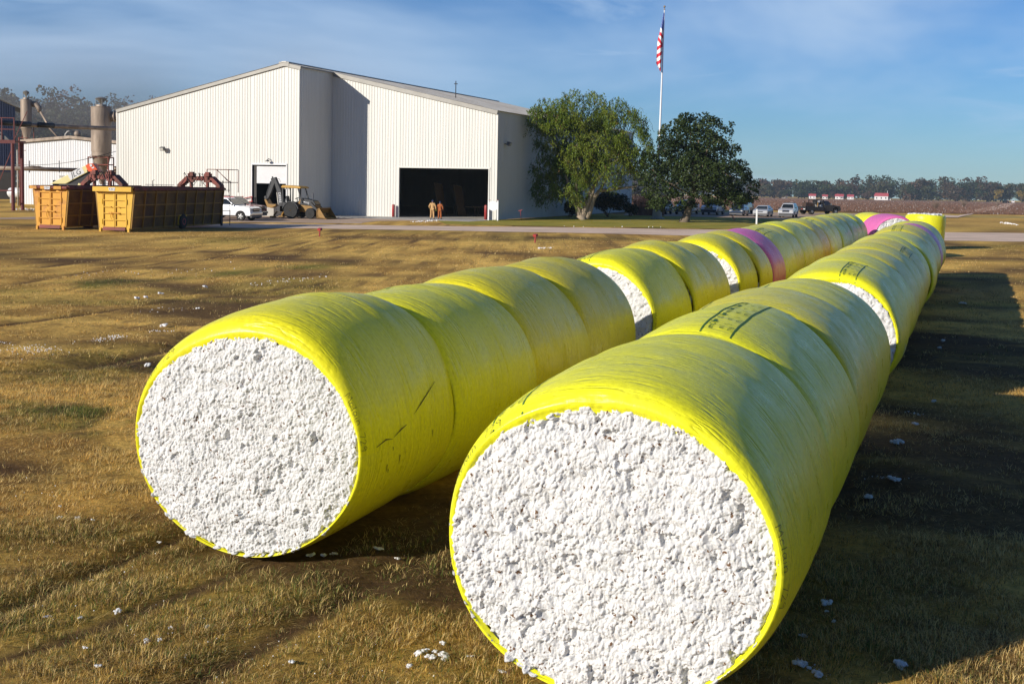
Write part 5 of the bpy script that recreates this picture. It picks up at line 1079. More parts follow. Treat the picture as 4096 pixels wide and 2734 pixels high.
for s in (-1, 1):
    mb = MB(); mb.loft([[(.95, s * .56, 1.42), (.95, s * .64, 1.42), (.95, s * .64, 1.70), (.95, s * .56, 1.70)], [(1.9, s * .56, 1.22), (1.9, s * .64, 1.22), (1.9, s * .64, 1.56), (1.9, s * .56, 1.56)], [(2.95, s * .56, .20), (2.95, s * .64, .20), (2.98, s * .64, .46), (2.98, s * .56, .46)]]); la = fix_normals(mb.build('loader_arm', MK, bh))
    ex = Vector((.95, 0, -.18)).normalized(); ey = Vector((.18, 0, .95)).normalized()
    if s < 0:
        mb = MB(); put_text(mb, '310J', .24, (1.55, s * .646, 1.46), ex, ey); mb.build('lettering', M['white'], la)
    mb = MB()
    for k in range(2): c = Vector((1.05 + .22 * k, s * .648, 1.55 - .03 * k)); mb.box(c, (.12, .006, .08), 0, Matrix.Rotation(.2, 3, 'Y'))
    mb.build('reflector', M['red'] if s > 0 else M['white'], la)
mb = MB(); mb.prism([(2.75, .10), (3.75, .03), (3.78, .08), (2.98, .22), (2.86, .52), (2.95, .86), (3.10, .98), (2.98, 1.02), (2.74, .84)], -1.08, 1.08)
for s in (-1, 1): mb.prism([(2.75, .10), (3.70, .05), (3.05, .98), (2.76, .84)], s * 1.08, s * 1.05)
fix_normals(mb.build('loader_bucket', MY, bh))
# backhoe arm: boom up and forward over the seat end, stick folded down, bucket curled
mb = MB(); bsec = [(-1.35, .75), (-1.62, .80), (-1.72, 1.4), (-1.85, 2.3), (-2.12, 3.1), (-2.30, 3.62), (-2.05, 3.70), (-1.80, 3.2), (-1.42, 2.45), (-1.28, 1.6)]
mb.prism(bsec, -.17, .17); bm = fix_normals(mb.build('boom', MK, bh, bevel=.03))
mb = MB(); put_text(mb, 'DEERE', .34, (-1.56, -.178, 1.86), Vector((.12, 0, -1)).normalized(), Vector((1, 0, .12)).normalized()); mb.build('lettering', M['white'], bm)
mb = MB(); mb.prism([(-2.36, 3.66), (-2.02, 3.74), (-2.05, 3.4), (-2.5, 2.3), (-2.92, 1.55), (-3.12, 1.62), (-2.80, 2.5), (-2.48, 3.3)], -.14, .14); stk = fix_normals(mb.build('stick', MK, bh, bevel=.02))
mb = MB(); mb.tube([(-2.55, 0, 3.35), (-2.98, 0, 2.2), (-3.12, 0, 1.75)], [.10, .10, .05], 8); mb.tube([(-1.78, 0, 1.25), (-1.86, 0, 2.4)], .075, 8, 1); mb.bar((-1.92, 0, 2.35), (-1.75, 0, 1.2), .10, .16, 1); mb.build('hydraulic_cylinder', [MK, M['concrete']], bh)
mb = MB(); hz = random.Random(2)
for k in range(4): mb.tube([(-2.2, (k - 1.5) * .06, 3.4), (-2.3 - .1 * k, (k - 1.5) * .1, 3.78), (-2.5, (k - 1.5) * .1, 3.55), (-2.45, 0, 3.2)], .022, 6)
mb.tube([(-2.05, .1, 3.55), (-1.8, .12, 3.6), (-1.65, .1, 3.3)], .02, 6); mb.build('hydraulic_hose', M['black'], bh)
mb = MB(); mb.prism([(-3.08, 1.62), (-2.92, 1.30), (-2.78, .96), (-2.35, .88), (-1.88, 1.10), (-1.85, 1.26), (-2.3, 1.22), (-2.62, 1.28), (-2.80, 1.55), (-2.95, 1.72)], -.36, .36); fix_normals(mb.build('bucket', MY, bh, bevel=.02))
mb = MB(); mb.prism([(-3.2, 1.95), (-3.0, 2.0), (-2.86, 1.6), (-3.1, 1.5)], -.2, .2); mb.build('bucket_linkage', MK, bh)
for s in (-1, 1):
    mb = MB(); mb.bar((-1.35, s * .55, .9), (-1.85, s * .75, .18), .16, .14); mb.box((-1.9, s * .78, .10), (.45, .4, .14)); mb.build('stabiliser', MY, bh)
mb = MB(); mb.box((-1.25, 0, .85), (.3, 1.9, .5)); mb.tube([(-.9, -.35, 1.2), (-1.0, -.35, 1.75)], .03, 6); mb.tube([(-.9, .2, 1.2), (-1.0, .2, 1.75)], .03, 6); mb.box((-.95, -.3, 1.25), (.3, .4, .4)); mb.build('control_post', MK, bh)
# far off machine on the field track
q = gps(4024, 813); fm = thing('field_tractor', 'small dark tractor standing far off on the field track', 'tractor', q, .4)
mb = MB(); mb.box((.6, 0, 1.5), (2.6, 1.2, 1.1)); mb.build('hood', M['rust'], fm, bevel=.1); mb = MB(); mb.loft([[(-1.5, -.8, 1.5), (-.2, -.8, 1.5), (-.2, .8, 1.5), (-1.5, .8, 1.5)], [(-1.4, -.75, 3.0), (-.4, -.75, 3.0), (-.4, .75, 3.0), (-1.4, .75, 3.0)]]); mb.build('cab', M['glass'], fm)
for x, R in ((-1.2, 1.0), (1.4, .65)):
    for s in (-1, 1): wheel(fm, x, s * 1.1, R, .5, M['rust'], False)
q = gps(4052, 812.5); vn = thing('white_van', 'white van with orange lamps standing beside the far tractor on the track', 'van', q, 1.25)
mb = MB(); mb.prism([(-2.6, .45), (2.5, .45), (2.6, 1.1), (1.7, 1.3), (1.2, 2.15), (-2.6, 2.2)], -1.0, 1.0); fix_normals(mb.build('body', M['white'], vn, bevel=.08))
mb = MB(); mb.box((-2.62, .75, 1.2), (.06, .2, .4)); mb.box((-2.62, -.75, 1.2), (.06, .2, .4)); mb.build('lamp', M['orange'], vn)
mb = MB(); mb.box((-2.63, 0, 1.75), (.04, 1.5, .5)); mb.build('rear_window', M['glass'], vn)
for x in (-1.7, 1.7):
    for s in (-1, 1): wheel(vn, x, s * .9, .36, .24)
q = gps(3183, 787); wc = car('parked_car', 'tiny white car far across the field in front of the woods', 'car', q, 0.1, P_white, 'sedan')
# ------------------------------------------------------------------ two workers, backs to the camera
def person(lab, p, rz, Hh, cloth, trouser, capc, skin, glove, pose):
    root = thing('person', lab, 'person', p, rz, 'workers at the big doorway'); k = Hh / 1.78
    J = dict(pelvis=(0, 0, .95), waist=(0, .01, 1.08), chest=(0, .02, 1.30), neck=(0, .03, 1.47), skull=(0, .06, 1.58), crown=(0, .06, 1.70))
    for s, n in ((-1, 'l'), (1, 'r')):
        sp_ = pose['step'] * s
        J.update({'hip' + n: (s * .10, 0, .90), 'knee' + n: (s * pose['knee'], .03 + sp_, .50), 'ankle' + n: (s * pose['foot'], -.01 + sp_ * 1.4, .09), 'toe' + n: (s * (pose['foot'] + .04), .17 + sp_ * 1.4, .04),
                  'shoulder' + n: (s * .19, .02, 1.41), 'elbow' + n: (s * (.28 + pose['el'][0 if s < 0 else 1]), -.03, 1.14), 'wrist' + n: (s * pose['wr'][0 if s < 0 else 1][0], pose['wr'][0 if s < 0 else 1][1], pose['wr'][0 if s < 0 else 1][2])})
    def skin_mesh(name, chain_edges, rad, m, parent, root_j):
        names = list(rad); V = [Vector(J[n]) * k for n in names]; E = [(names.index(a), names.index(b)) for a, b in chain_edges]
        me = bpy.data.meshes.new(name); me.from_pydata(V, E, []); me.materials.append(m); o = bpy.data.objects.new(name, me); COL.objects.link(o); o.parent = parent
        o.modifiers.new('skin', 'SKIN'); sv = me.skin_vertices[0].data if me.skin_vertices else None
        if sv is None: me.skin_vertices.new() if hasattr(me.skin_vertices, 'new') else None; sv = me.skin_vertices[0].data if me.skin_vertices else None
        if sv:
            for i, n in enumerate(names): rr = rad[n]; rr = rr if isinstance(rr, tuple) else (rr, rr); sv[i].radius = (rr[0] * k, rr[1] * k); sv[i].use_root = n == root_j
        ss = o.modifiers.new('smooth', 'SUBSURF'); ss.levels = 2; ss.render_levels = 2; return o
    for s, n in ((-1, 'l'), (1, 'r')):
        wv = Vector(J['wrist' + n]); ev = Vector(J['elbow' + n]); d = (wv - ev).normalized(); J['palm' + n] = tuple(wv + d * .08)
        side = Vector((0, 1, 0)) - d * d.y; side.normalize()
        for f in range(4): b_ = wv + d * (.085) + side * (.03 - .02 * f); J[f'f{f}{n}'] = tuple(b_ + d * (.045 + .01 * (f in (1, 2)))); J[f'g{f}{n}'] = tuple(b_ + d * (.075 + .014 * (f in (1, 2))) + Vector((-s * .02, 0, 0)))
        J['t0' + n] = tuple(wv + d * .04 + side * .045); J['t1' + n] = tuple(wv + d * .08 + side * .06)
    E = [('pelvis', 'waist'), ('waist', 'chest'), ('chest', 'neck'), ('neck', 'skull'), ('skull', 'crown')]; rad = dict(pelvis=(.14, .10), waist=(.14, .10), chest=(.16, .11), neck=.055, skull=(.08, .095), crown=(.06, .075))
    for n in 'lr':
        E += [('pelvis', 'hip' + n), ('hip' + n, 'knee' + n), ('knee' + n, 'ankle' + n), ('ankle' + n, 'toe' + n), ('chest', 'shoulder' + n), ('shoulder' + n, 'elbow' + n), ('elbow' + n, 'wrist' + n), ('wrist' + n, 'palm' + n), ('wrist' + n, 't0' + n), ('t0' + n, 't1' + n)]
        rad.update({'hip' + n: .09, 'knee' + n: .058, 'ankle' + n: .04, 'toe' + n: .035, 'shoulder' + n: .06, 'elbow' + n: .042, 'wrist' + n: .028, 'palm' + n: (.036, .018), 't0' + n: .011, 't1' + n: .009})
        for f in range(4): E += [('palm' + n, f'f{f}{n}'), (f'f{f}{n}', f'g{f}{n}')]; rad.update({f'f{f}{n}': .010, f'g{f}{n}': .008})
    body = skin_mesh('body', E, rad, skin, root, 'pelvis')
    E2 = [('waist', 'chest'), ('chest', 'neck'), ('waist', 'pelvis')]; r2 = dict(waist=(.165, .125), chest=(.185, .135), neck=.085, pelvis=(.17, .125))
    for n in 'lr': E2 += [('chest', 'shoulder' + n), ('shoulder' + n, 'elbow' + n), ('elbow' + n, 'wrist' + n)]; r2.update({'shoulder' + n: .088, 'elbow' + n: .068, 'wrist' + n: .052})
    skin_mesh('jacket', E2, r2, cloth, root, 'waist')
    E3 = []; r3 = dict(pelvis=(.165, .12))
    for n in 'lr': E3 += [('pelvis', 'hip' + n), ('hip' + n, 'knee' + n), ('knee' + n, 'ankle' + n)]; r3.update({'hip' + n: .112, 'knee' + n: .088, 'ankle' + n: .082})
    skin_mesh('trousers', E3, r3, trouser, root, 'pelvis')
    mb = MB(); tv, tf = ICO[2]; c = Vector(J['skull']) * k + Vector((0, 0, .055 * k)); mb.add([c + Vector((v.x * .105, v.y * .12, max(v.z, -.25) * .125)) * k for v in tv], tf); mb.build('cap', capc, root, smooth=True)
    for n in 'lr':
        a_, t_ = Vector(J['ankle' + n]) * k, Vector(J['toe' + n]) * k; mb = MB(); mb.tube([a_ + Vector((0, -.06, -.04)) * k, a_ + Vector((0, 0, -.035)) * k, t_], [.05 * k, .06 * k, .045 * k], 10); mb.build('boot', M['dark'], root, smooth=True)
        if glove: w_ = Vector(J['palm' + n]) * k; mb = MB(); mb.add([w_ + Vector((v.x * .04, v.y * .05, v.z * .09)) for v in tv], tf); mb.build('glove', glove, root, smooth=True)
    return root
cl1, cl2 = mat('tan_coverall', (.52, .31, .13), .9, 0, .12, 6, .4, 20), mat('rust_brown_duck', (.34, .095, .022), .9, 0, .15, 6, .4, 20)
navy, skn, gr = mat('navy_knit', (.02, .03, .10), .9), mat('skin', (.28, .15, .09), .55), mat('green_glove', (.25, .30, .04), .8)
person('person in a tan coverall and navy cap standing with back turned before the dark doorway', gp(1729, 876.5), -.12, 1.86, cl1, cl1, navy, skn, gr, dict(step=-.10, knee=.13, foot=.17, el=(.02, .02), wr=((.24, .08, .98), (.33, .0, .90))))
person('person in rust brown jacket and trousers with a dark cap, right of the tan coverall', gp(1759, 877), -.2, 1.74, cl2, cl2, navy, skn, None, dict(step=.02, knee=.10, foot=.12, el=(-.02, .02), wr=((.26, .10, 1.02), (.30, .06, .96))))
# ------------------------------------------------------------------ trees
def quads(c, size, asp, nrm_bias, seed, axis=None):
    r = np.random.default_rng(seed); n = len(c)
    u = r.normal(size=(n, 3)); 
    if axis is not None: u = axis + .35 * u
    u /= np.linalg.norm(u, axis=1, keepdims=True)
    w_ = r.normal(size=(n, 3)); w_ -= u * (w_ * u).sum(1, keepdims=True); w_ /= np.linalg.norm(w_, axis=1, keepdims=True)
    s = (size * r.uniform(.6, 1.35, n))[:, None]; a, b = u * s / 2, w_ * s * asp / 2
    V = np.stack([c - a, c + b, c + a, c - b], 1).reshape(-1, 3); F = np.arange(4 * n).reshape(n, 4); return V, F
def crown_points(blobs, n, seed, gap=.42, gs=1.1, shell=.55):
    r = np.random.default_rng(seed); vol = np.array([b[1][0] * b[1][1] * b[1][2] for b in blobs]) ** .72; pick = r.choice(len(blobs), n * 2, p=vol / vol.sum())
    d = r.normal(size=(n * 2, 3)); d /= np.linalg.norm(d, axis=1, keepdims=True); q = r.uniform(0, 1, n * 2) ** (1 / 3.0); q = shell * (1 - (1 - q) * .45) + (1 - shell) * q
    C = np.array([b[0] for b in blobs])[pick]; R_ = np.array([b[1] for b in blobs])[pick]
    lump = 1 + .22 * (vnoise(d[:, 0] * 3 + pick * 7.1, d[:, 1] * 3 + d[:, 2] * 3, .9, seed) - .5)
    P = C + d * R_ * (q * lump)[:, None]
    g = vnoise(P[:, 0] + P[:, 2] * .6, P[:, 1] - P[:, 2] * .7, gs, seed + 4) * .5 + vnoise(P[:, 2] + P[:, 0] * .3, P[:, 0] - P[:, 1] * .5, gs * .6, seed + 5) * .5
    k = g > gap; return P[k][:n], pick[k][:n]
def hues(P, pick, pal, seed, dry=.06):
    r = np.random.default_rng(seed); pal = np.array(pal); n = len(P); t_ = np.clip(vnoise(P[:, 0] + P[:, 2], P[:, 1] + P[:, 2] * .5, 1.3, seed) + r.normal(0, .14, n), 0, .999) * (len(pal) - 1)
    i = t_.astype(int); f = (t_ - i)[:, None]; c = pal[i] * (1 - f) + pal[np.minimum(i + 1, len(pal) - 1)] * f
    c *= r.uniform(.7, 1.3, n)[:, None]; d = r.uniform(size=n) < dry; c[d] = np.array((.16, .085, .03)) * r.uniform(.7, 1.2, d.sum())[:, None]; return c
def limbs(root, segs, mat_=None, name='trunk', n=8):
    mb = MB()
    for pts, rad in segs: mb.tube(pts, rad, n)
    return mb.build(name, mat_ or M['bark'], root, smooth=True)
def crown_mesh(root, P, pick, pal, size, asp, seed, name='crown', axis=None, dry=.06):
    V, F = quads(P, size, asp, 0, seed, axis); c = np.repeat(hues(P, pick, pal, seed, dry), 4, 0); return np_mesh(name, V, F, M['leaf'], root, col=c)
def wander(a, b, n, amp, r):
    a, b = Vector(a), Vector(b); return [a.lerp(b, k / n) + (Vector((r.uniform(-1, 1), r.uniform(-1, 1), r.uniform(-.6, .6))) * amp if 0 < k < n else Vector()) for k in range(n + 1)]
# willow
wb = gp(2330, 879); wl = thing('willow_tree', 'broad willow with several pale stems and drooping olive leaves before the barn side', 'tree', wb, 0)
def WL(px, py, dy=0): v = at(px, py, wb.y) - wb; return Vector((v.x, v.y + dy, v.z))
r = random.Random(12)
stems = [((2322, 872), (2300, 815), (2282, 760), (2262, 700)), ((2328, 872), (2310, 790), (2296, 700), (2305, 600), (2318, 560)), ((2332, 872), (2345, 800), (2375, 745), (2430, 660), (2465, 590)), ((2345, 874), (2372, 800), (2395, 765), (2450, 758), (2545, 745)), ((2335, 872), (2360, 790), (2385, 730), (2392, 640)), ((2300, 640), (2270, 600), (2210, 560)), ((2305, 600), (2340, 540), (2350, 470)), ((2300, 660), (2330, 610), (2400, 560)), ((2430, 660), (2500, 620), (2560, 600)), ((2395, 765), (2440, 700), (2520, 690))]
sg = []
for st in stems:
    pts = [WL(*p, dy=r.uniform(-.6, .6) * (i / len(st))) for i, p in enumerate(st)]; full = []
    for a_, b_ in zip(pts[:-1], pts[1:]): full += wander(a_, b_, 3, .10, r)[:-1]
    full.append(pts[-1]); big = st[0][1] > 860; rad = [(.26 if big else .11) * (1 - .78 * i / len(full)) + .02 for i in range(len(full))]; sg.append((full, rad))
sg.append(([Vector((-.15, 0, -.05)), Vector((.15, 0, .35))], [.75, .42]))
limbs(wl, sg, mat('willow_bark', (.30, .24, .17), .9, 0, .3, 3, .8, 12, streak=(3, 3, .7)))
S_ = 1 / 39.6
wblobs = [(WL(2330, 470), (3.3, 3.4, 2.6)), (WL(2240, 545), (2.8, 3.0, 2.7)), (WL(2480, 510), (2.9, 3.2, 2.9)), (WL(2400, 560), (3.2, 3.6, 3.0)), (WL(2190, 480), (2.2, 2.4, 1.9)), (WL(2530, 600), (2.1, 2.8, 2.4)), (WL(2300, 650), (2.6, 2.8, 2.4)), (WL(2250, 720, -.4), (1.5, 2.0, 2.2)), (WL(2310, 740, -.8), (1.3, 1.6, 2.3)), (WL(2440, 680), (2.6, 2.6, 2.0)), (WL(2180, 640, .8), (1.6, 1.8, 2.6)), (WL(2180, 760, 1.0), (1.5, 1.5, 1.6))]
P, pk = crown_points([((b[0].x, b[0].y, b[0].z), b[1]) for b in wblobs], 9500, 5, .42, 1.1, .35)
rr_ = np.random.default_rng(4); C = []; A_ = []; PK = []
for (x, y, z), k in zip(P, pk):
    m_ = rr_.integers(6, 12); L_ = rr_.uniform(.2, .95); f = np.linspace(0, 1, m_); dx, dy = rr_.normal(0, .45, 2)
    C.append(np.stack([x + dx * f * L_ + rr_.normal(0, .05, m_), y + dy * f * L_ + rr_.normal(0, .05, m_), z - f ** 1.3 * L_ + .25], -1)); A_.append(np.tile((dx, dy, -1.0), (m_, 1))); PK.append(np.full(m_, k))
C, A_, PK = np.vstack(C), np.vstack(A_), np.concatenate(PK); k = C[:, 2] > .8; C, A_, PK = C[k], A_[k], PK[k]
crown_mesh(wl, C, PK, [(.05, .085, .006), (.09, .14, .010), (.16, .21, .018), (.14, .155, .02)], .24, .30, 6, axis=A_ * .55, dry=.04)
# oak
ob_ = gp(2738, 889); ok = thing('oak_tree', 'dense dark green oak with a leaning trunk right of the willow', 'tree', ob_, 0)
def OK(px, py, dy=0): v = at(px, py, ob_.y) - ob_; return Vector((v.x, v.y + dy, v.z))
r = random.Random(3); sg = [(wander(OK(2738, 893), OK(2768, 790), 5, .05, r) + wander(OK(2768, 790), OK(2795, 560), 7, .15, r)[1:], [.62, .42, .36, .33, .31, .29, .26, .24, .21, .18, .15, .1, .06])]
for px, py, dy in ((2600, 690, .5), (2650, 600, -1), (2700, 520, .8), (2860, 530, -.8), (2930, 650, .6), (2980, 730, -.5), (2640, 770, -.6), (2860, 770, -1.4), (2760, 480, 0), (2900, 590, 1.5), (2680, 700, 2)):
    s0 = OK(2765 + r.uniform(-4, 20), r.uniform(640, 800)); sg.append((wander(s0, OK(px, py, dy), 6, .18, r), [.15 - .02 * i for i in range(7)]))
limbs(ok, sg)
obl = []
for px, py, R_, dy in ((2790, 560, 2.6, 0), (2770, 505, 1.7, .2), (2700, 540, 1.5, -.6), (2850, 520, 1.6, .4), (2860, 600, 1.9, -.8), (2720, 620, 2.1, .5), (2640, 650, 1.6, 0), (2600, 720, 1.2, -.5), (2930, 700, 1.6, .3), (2985, 752, 1.2, 0), (2880, 700, 1.9, -1.6), (2780, 690, 2.2, -1.8), (2690, 730, 1.7, -1.2), (2640, 790, 1.1, -.6), (2740, 770, 1.2, -1.5), (2830, 770, 1.3, -1.7), (2900, 775, 1.2, -1.0), (2960, 795, .8, 0), (2780, 650, 2.4, 2.2), (2860, 690, 2.0, 2.2), (2690, 690, 1.9, 2.0), (2600, 640, .9, .3), (3005, 790, .6, .2), (2740, 475, .8, 0), (2820, 478, .9, -.3), (2670, 590, 1.0, -.8), (2920, 600, 1.0, 0), (2960, 660, .8, .4), (2905, 540, .6, 0), (2650, 560, .6, .2), (2575, 690, .6, 0), (2590, 770, .7, -.4), (2780, 462, .5, 0), (3015, 770, .5, 0), (2985, 690, .6, 0), (2700, 490, .5, .3), (2870, 490, .5, 0), (3020, 800, .45, 0), (2620, 820, .5, -.8)):
    v = OK(px, py, dy); obl.append(((v.x, v.y, v.z), (R_ * 1.12, R_ * 1.2, R_ * .82)))
r = random.Random(41)
for _ in range(34): v = OK(r.uniform(2590, 3000), r.uniform(775, 828), r.uniform(-2, 1)); q_ = r.uniform(.3, .7); obl.append(((v.x, v.y, v.z), (q_ * 1.2, q_, q_ * .8)))
for _ in range(60):
    c_, R_ = r.choice(obl[:22]); d = Vector((r.gauss(0, 1), r.gauss(0, 1), r.gauss(.15, .8))).normalized(); k = r.uniform(.95, 1.25); q_ = r.uniform(.25, .55); obl.append(((c_[0] + d.x * R_[0] * k, c_[1] + d.y * R_[1] * k, max(2.2, c_[2] + d.z * R_[2] * k)), (q_, q_, q_ * .8)))
P, pk = crown_points(obl, 30000, 9, .45, .7, .40)
crown_mesh(ok, P, pk, [(.018, .034, .008), (.030, .052, .011), (.05, .075, .014), (.038, .055, .016)], .22, .75, 10, dry=.0)
# shrubs by the barn
def shrub(lab, p, w_, h, pal, n, seed, dry=.03, name='evergreen_shrub'):
    root = thing(name, lab, 'shrub', p, 0); r = random.Random(seed)
    limbs(root, [(wander((r.uniform(-.2, .2), 0, 0), (r.uniform(-.4, .4) * w_, r.uniform(-.3, .3) * w_, h * .7), 4, .08, r), [.05, .045, .04, .03, .02]) for _ in range(7)], name='stem', n=6)
    bl_ = [((r.uniform(-.32, .32) * w_, r.uniform(-.3, .3) * w_, h * r.uniform(.38, .66)), (w_ * r.uniform(.18, .28), w_ * .25, h * r.uniform(.26, .36))) for _ in range(9)]
    P, pk = crown_points(bl_, n, seed, .36, .6, .5); P[:, 2] = np.abs(P[:, 2]); crown_mesh(root, P, pk, pal, .22, .6, seed, name='foliage', dry=dry); return root
DG = [(.012, .022, .007), (.02, .035, .01), (.03, .045, .014)]
shrub('dense nearly black shrub in the shade between the willow and the barn end', gp(2435, 868), 4.4, 3.0, DG, 5200, 21)
shrub('low dark shrub just right of the big black shrub', gp(2520, 864), 1.7, 1.5, DG, 1500, 22)
shrub('small dark shrub tucked against the barn left of the willow stems', gp(2282, 868), 1.6, 1.9, DG, 1500, 23)
bs_ = thing('bare_shrub', 'leafless reddish brown shrub standing before the grey parked car', 'shrub', gp(2590, 862), 0); r = random.Random(31); V = []; F = []
for k in range(420):
    a, t_ = r.uniform(0, 6.283), r.uniform(.1, .75); h = r.uniform(1.6, 3.1); x, y, z = r.uniform(-1.6, 1.9), r.uniform(-.6, .6), 0.0; q = [Vector((x, y, 0))]
    for s_ in range(4): q.append(q[-1] + Vector((math.cos(a) * t_ * .32 + r.uniform(-.12, .12), math.sin(a) * t_ * .3 + r.uniform(-.1, .1), h / 4)))
    for s_ in range(4):
        w0, w1 = .018 * (1 - s_ / 4.5), .018 * (1 - (s_ + 1) / 4.5); o = len(V); V += [q[s_] - Vector((w0, 0, 0)), q[s_] + Vector((w0, 0, 0)), q[s_ + 1] + Vector((w1, 0, 0)), q[s_ + 1] - Vector((w1, 0, 0))]; F.append((o, o + 1, o + 2, o + 3))
        for _ in range(2): o = len(V); c = q[s_ + 1]; d = Vector((r.uniform(-.3, .3), r.uniform(-.2, .2), r.uniform(.1, .35))); V += [c - Vector((.01, 0, 0)), c + Vector((.01, 0, 0)), c + d + Vector((.004, 0, 0)), c + d - Vector((.004, 0, 0))]; F.append((o, o + 1, o + 2, o + 3))
mesh_obj('twigs', V, F, mat('red_twigs', (.20, .095, .06), .8, 0, .3, 3), bs_)
# woods behind the gin: each tree a thing of its own
def wild_tree(name, lab, p, h, w_, pal, n, seed, size=.55, group=None, dry=.01, gap=.42, trunk=True):
    root = thing(name, lab, 'tree', p, 0, group); r = random.Random(seed)
    sg = [(wander((0, 0, -.3), (r.uniform(-.1, .1) * w_, 0, h * .8), 5, .02 * h, r), [.03 * h ** .8 * (1 - i / 6.5) for i in range(6)])]
    for k in range(6): z0 = h * r.uniform(.25, .6); a = k * 1.05 + r.uniform(0, .6); sg.append((wander((0, 0, z0), (w_ * .38 * math.cos(a), w_ * .38 * math.sin(a), min(z0 + h * r.uniform(.15, .35), h * .92)), 4, .02 * h, r), [.012 * h ** .8 * (1 - i / 5.5) for i in range(5)]))
    limbs(root, sg, n=6)
    bl_ = [((r.uniform(-.3, .3) * w_, r.uniform(-.3, .3) * w_, h * r.uniform(.35, .86)), (w_ * r.uniform(.16, .3), w_ * r.uniform(.16, .3), h * r.uniform(.10, .18))) for _ in range(13)]
    P, pk = crown_points(bl_, n, seed, gap, w_ * .16, .5); crown_mesh(root, P, pk, pal, size, .7, seed, dry=dry); return root
GR_, OLV, RED = [(.022, .036, .014), (.035, .052, .018), (.05, .062, .022)], [(.04, .045, .016), (.06, .06, .02), (.075, .065, .025)], [(.06, .032, .022), (.09, .048, .03), (.11, .07, .04)]
for i, (px, top, d, w_, pal, n, lab) in enumerate(((-60, 352, 215, 12, GR_, 3600, 'dark green tree above the blue shed roof at the left edge'), (35, 372, 225, 11, OLV, 3200, 'olive tree right behind the blue shed'), (98, 338, 230, 13, GR_, 4200, 'tall green tree rising behind the slim cyclone'), (165, 352, 245, 9, RED, 1100, 'half bare reddish tree left of the tallest bare crown'),
        (225, 326, 250, 10, RED, 1200, 'tallest thin reddish crown in the woods behind the white shed'), (285, 338, 255, 11, RED, 1400, 'thin reddish tree between the bare crown and the green one'), (175, 420, 205, 12, GR_, 3600, 'lower dark tree behind the long sloping pipe'), (262, 430, 215, 12, OLV, 3200, 'dull olive tree low behind the white shed gable'),
        (335, 372, 225, 10, GR_, 3000, 'green tree behind the left side of the large cyclone'), (392, 352, 235, 11, GR_, 3600, 'tall green tree right behind the large cyclone cap'), (450, 392, 240, 9, OLV, 2600, 'olive tree showing between the large cyclone and the barn roof'), (505, 402, 260, 9, RED, 1500, 'reddish tree top just above the left barn eave'), (590, 378, 280, 12, RED, 1500, 'thin reddish tree top peeping over the left barn roof'), (640, 392, 285, 11, RED, 1300, 'faint brown tree top furthest up the left barn roof line'))):
    p = at(px, 700, d); z = at(px, top, d).z; p.z = 0; wild_tree('woodland_tree', lab, p, z, w_, pal, n, 100 + i, .62, 'trees of the woods behind the gin', gap=.34 if pal is not RED else .40)
# understorey that closes the woods towards the ground
o = None; bl_ = []; r = random.Random(55)
for k in range(70): x, y = r.uniform(-150, 30), r.uniform(235, 300); bl_.append(((x, y, r.uniform(2, 7)), (r.uniform(4, 7), 4, r.uniform(3, 6))))
P, pk = crown_points(bl_, 16000, 56, .30, 3); V, F = quads(P, 1.0, .8, 0, 57)
tag(np_mesh('undergrowth', V, F, M['leaf'], None, col=np.repeat(hues(P, pk, GR_, 58), 4, 0)), 'dark undergrowth closing the foot of the woods behind the gin', 'undergrowth', kind='stuff')
# ------------------------------------------------------------------ far wood across the field
r = random.Random(66); bl_ = []; PALS = [GR_, OLV, RED, [(.05, .03, .02), (.07, .045, .025), (.06, .05, .02)]]; Pall, Hall = [], []
for row in range(3):
    for k in range(88):
        y = 1262 + row * 34 + r.uniform(-12, 12); x = -160 + k * 10.2 + r.uniform(-5, 5); zb = float(far_z(y)); h = r.uniform(15, 21) + row * 2.5 + 4.0 * math.sin(k * .21 + row) * (row > 0) - (3 if x < 185 and row else 0); w_ = r.uniform(14, 22)
        bb = [((x + r.uniform(-.3, .3) * w_, y + r.uniform(-.3, .3) * w_, zb + h * r.uniform(.16, .84)), (w_ * r.uniform(.2, .34), w_ * .3, h * r.uniform(.13, .2))) for _ in range(11)]
        P, pk = crown_points(bb, 620, 700 + row * 100 + k, .30, 2.5, .5); Pall.append(P); Hall.append(hues(P, pk, PALS[r.choices((0, 1, 2, 3), (4, 3, 2, 3))[0]], 900 + k + row * 90, .03))
P = np.vstack(Pall); Hh_ = np.vstack(Hall); V, F = quads(P, 1.9, .8, 0, 67)
tag(np_mesh('distant_woods', V, F, M['leaf'], None, col=np.repeat(Hh_, 4, 0)), 'long dark autumn wood closing the horizon across the field', 'woods', kind='stuff')
YL = [(.20, .14, .025), (.28, .19, .03), (.16, .13, .03)]
for i, (px, dy, h, w_, pal, lab) in enumerate(((3467, 0, 10, 11, RED, 'round brown tree left of the little white church'), (3135, -2, 9, 13, GR_, 'wide dark round tree left of the red roofed farm shed'), (3182, -2, 8.5, 9, GR_, 'dark round tree beside the tiny far white car'), (3390, 10, 16.5, 13, OLV, 'tall tree standing high behind the white cottages'), (3640, 8, 17, 15, GR_, 'tall dark tree right of the church'), (3992, -4, 13, 9, YL, 'golden yellow tree in the far wood near the tractor'), (4085, -4, 12.5, 8, YL, 'golden tree at the right edge of the far wood'), (3330, 0, 8, 8, RED, 'brown tree between the two white cottages'))):
    p = gps(px, 791); p.y = 1248 + dy; q = at(px, 790, p.y); p = Vector((q.x, p.y, float(far_z(p.y)))); wild_tree('field_edge_tree', lab, p, h, w_, pal, 900, 300 + i, 1.3, 'single trees before the far wood', gap=.28)
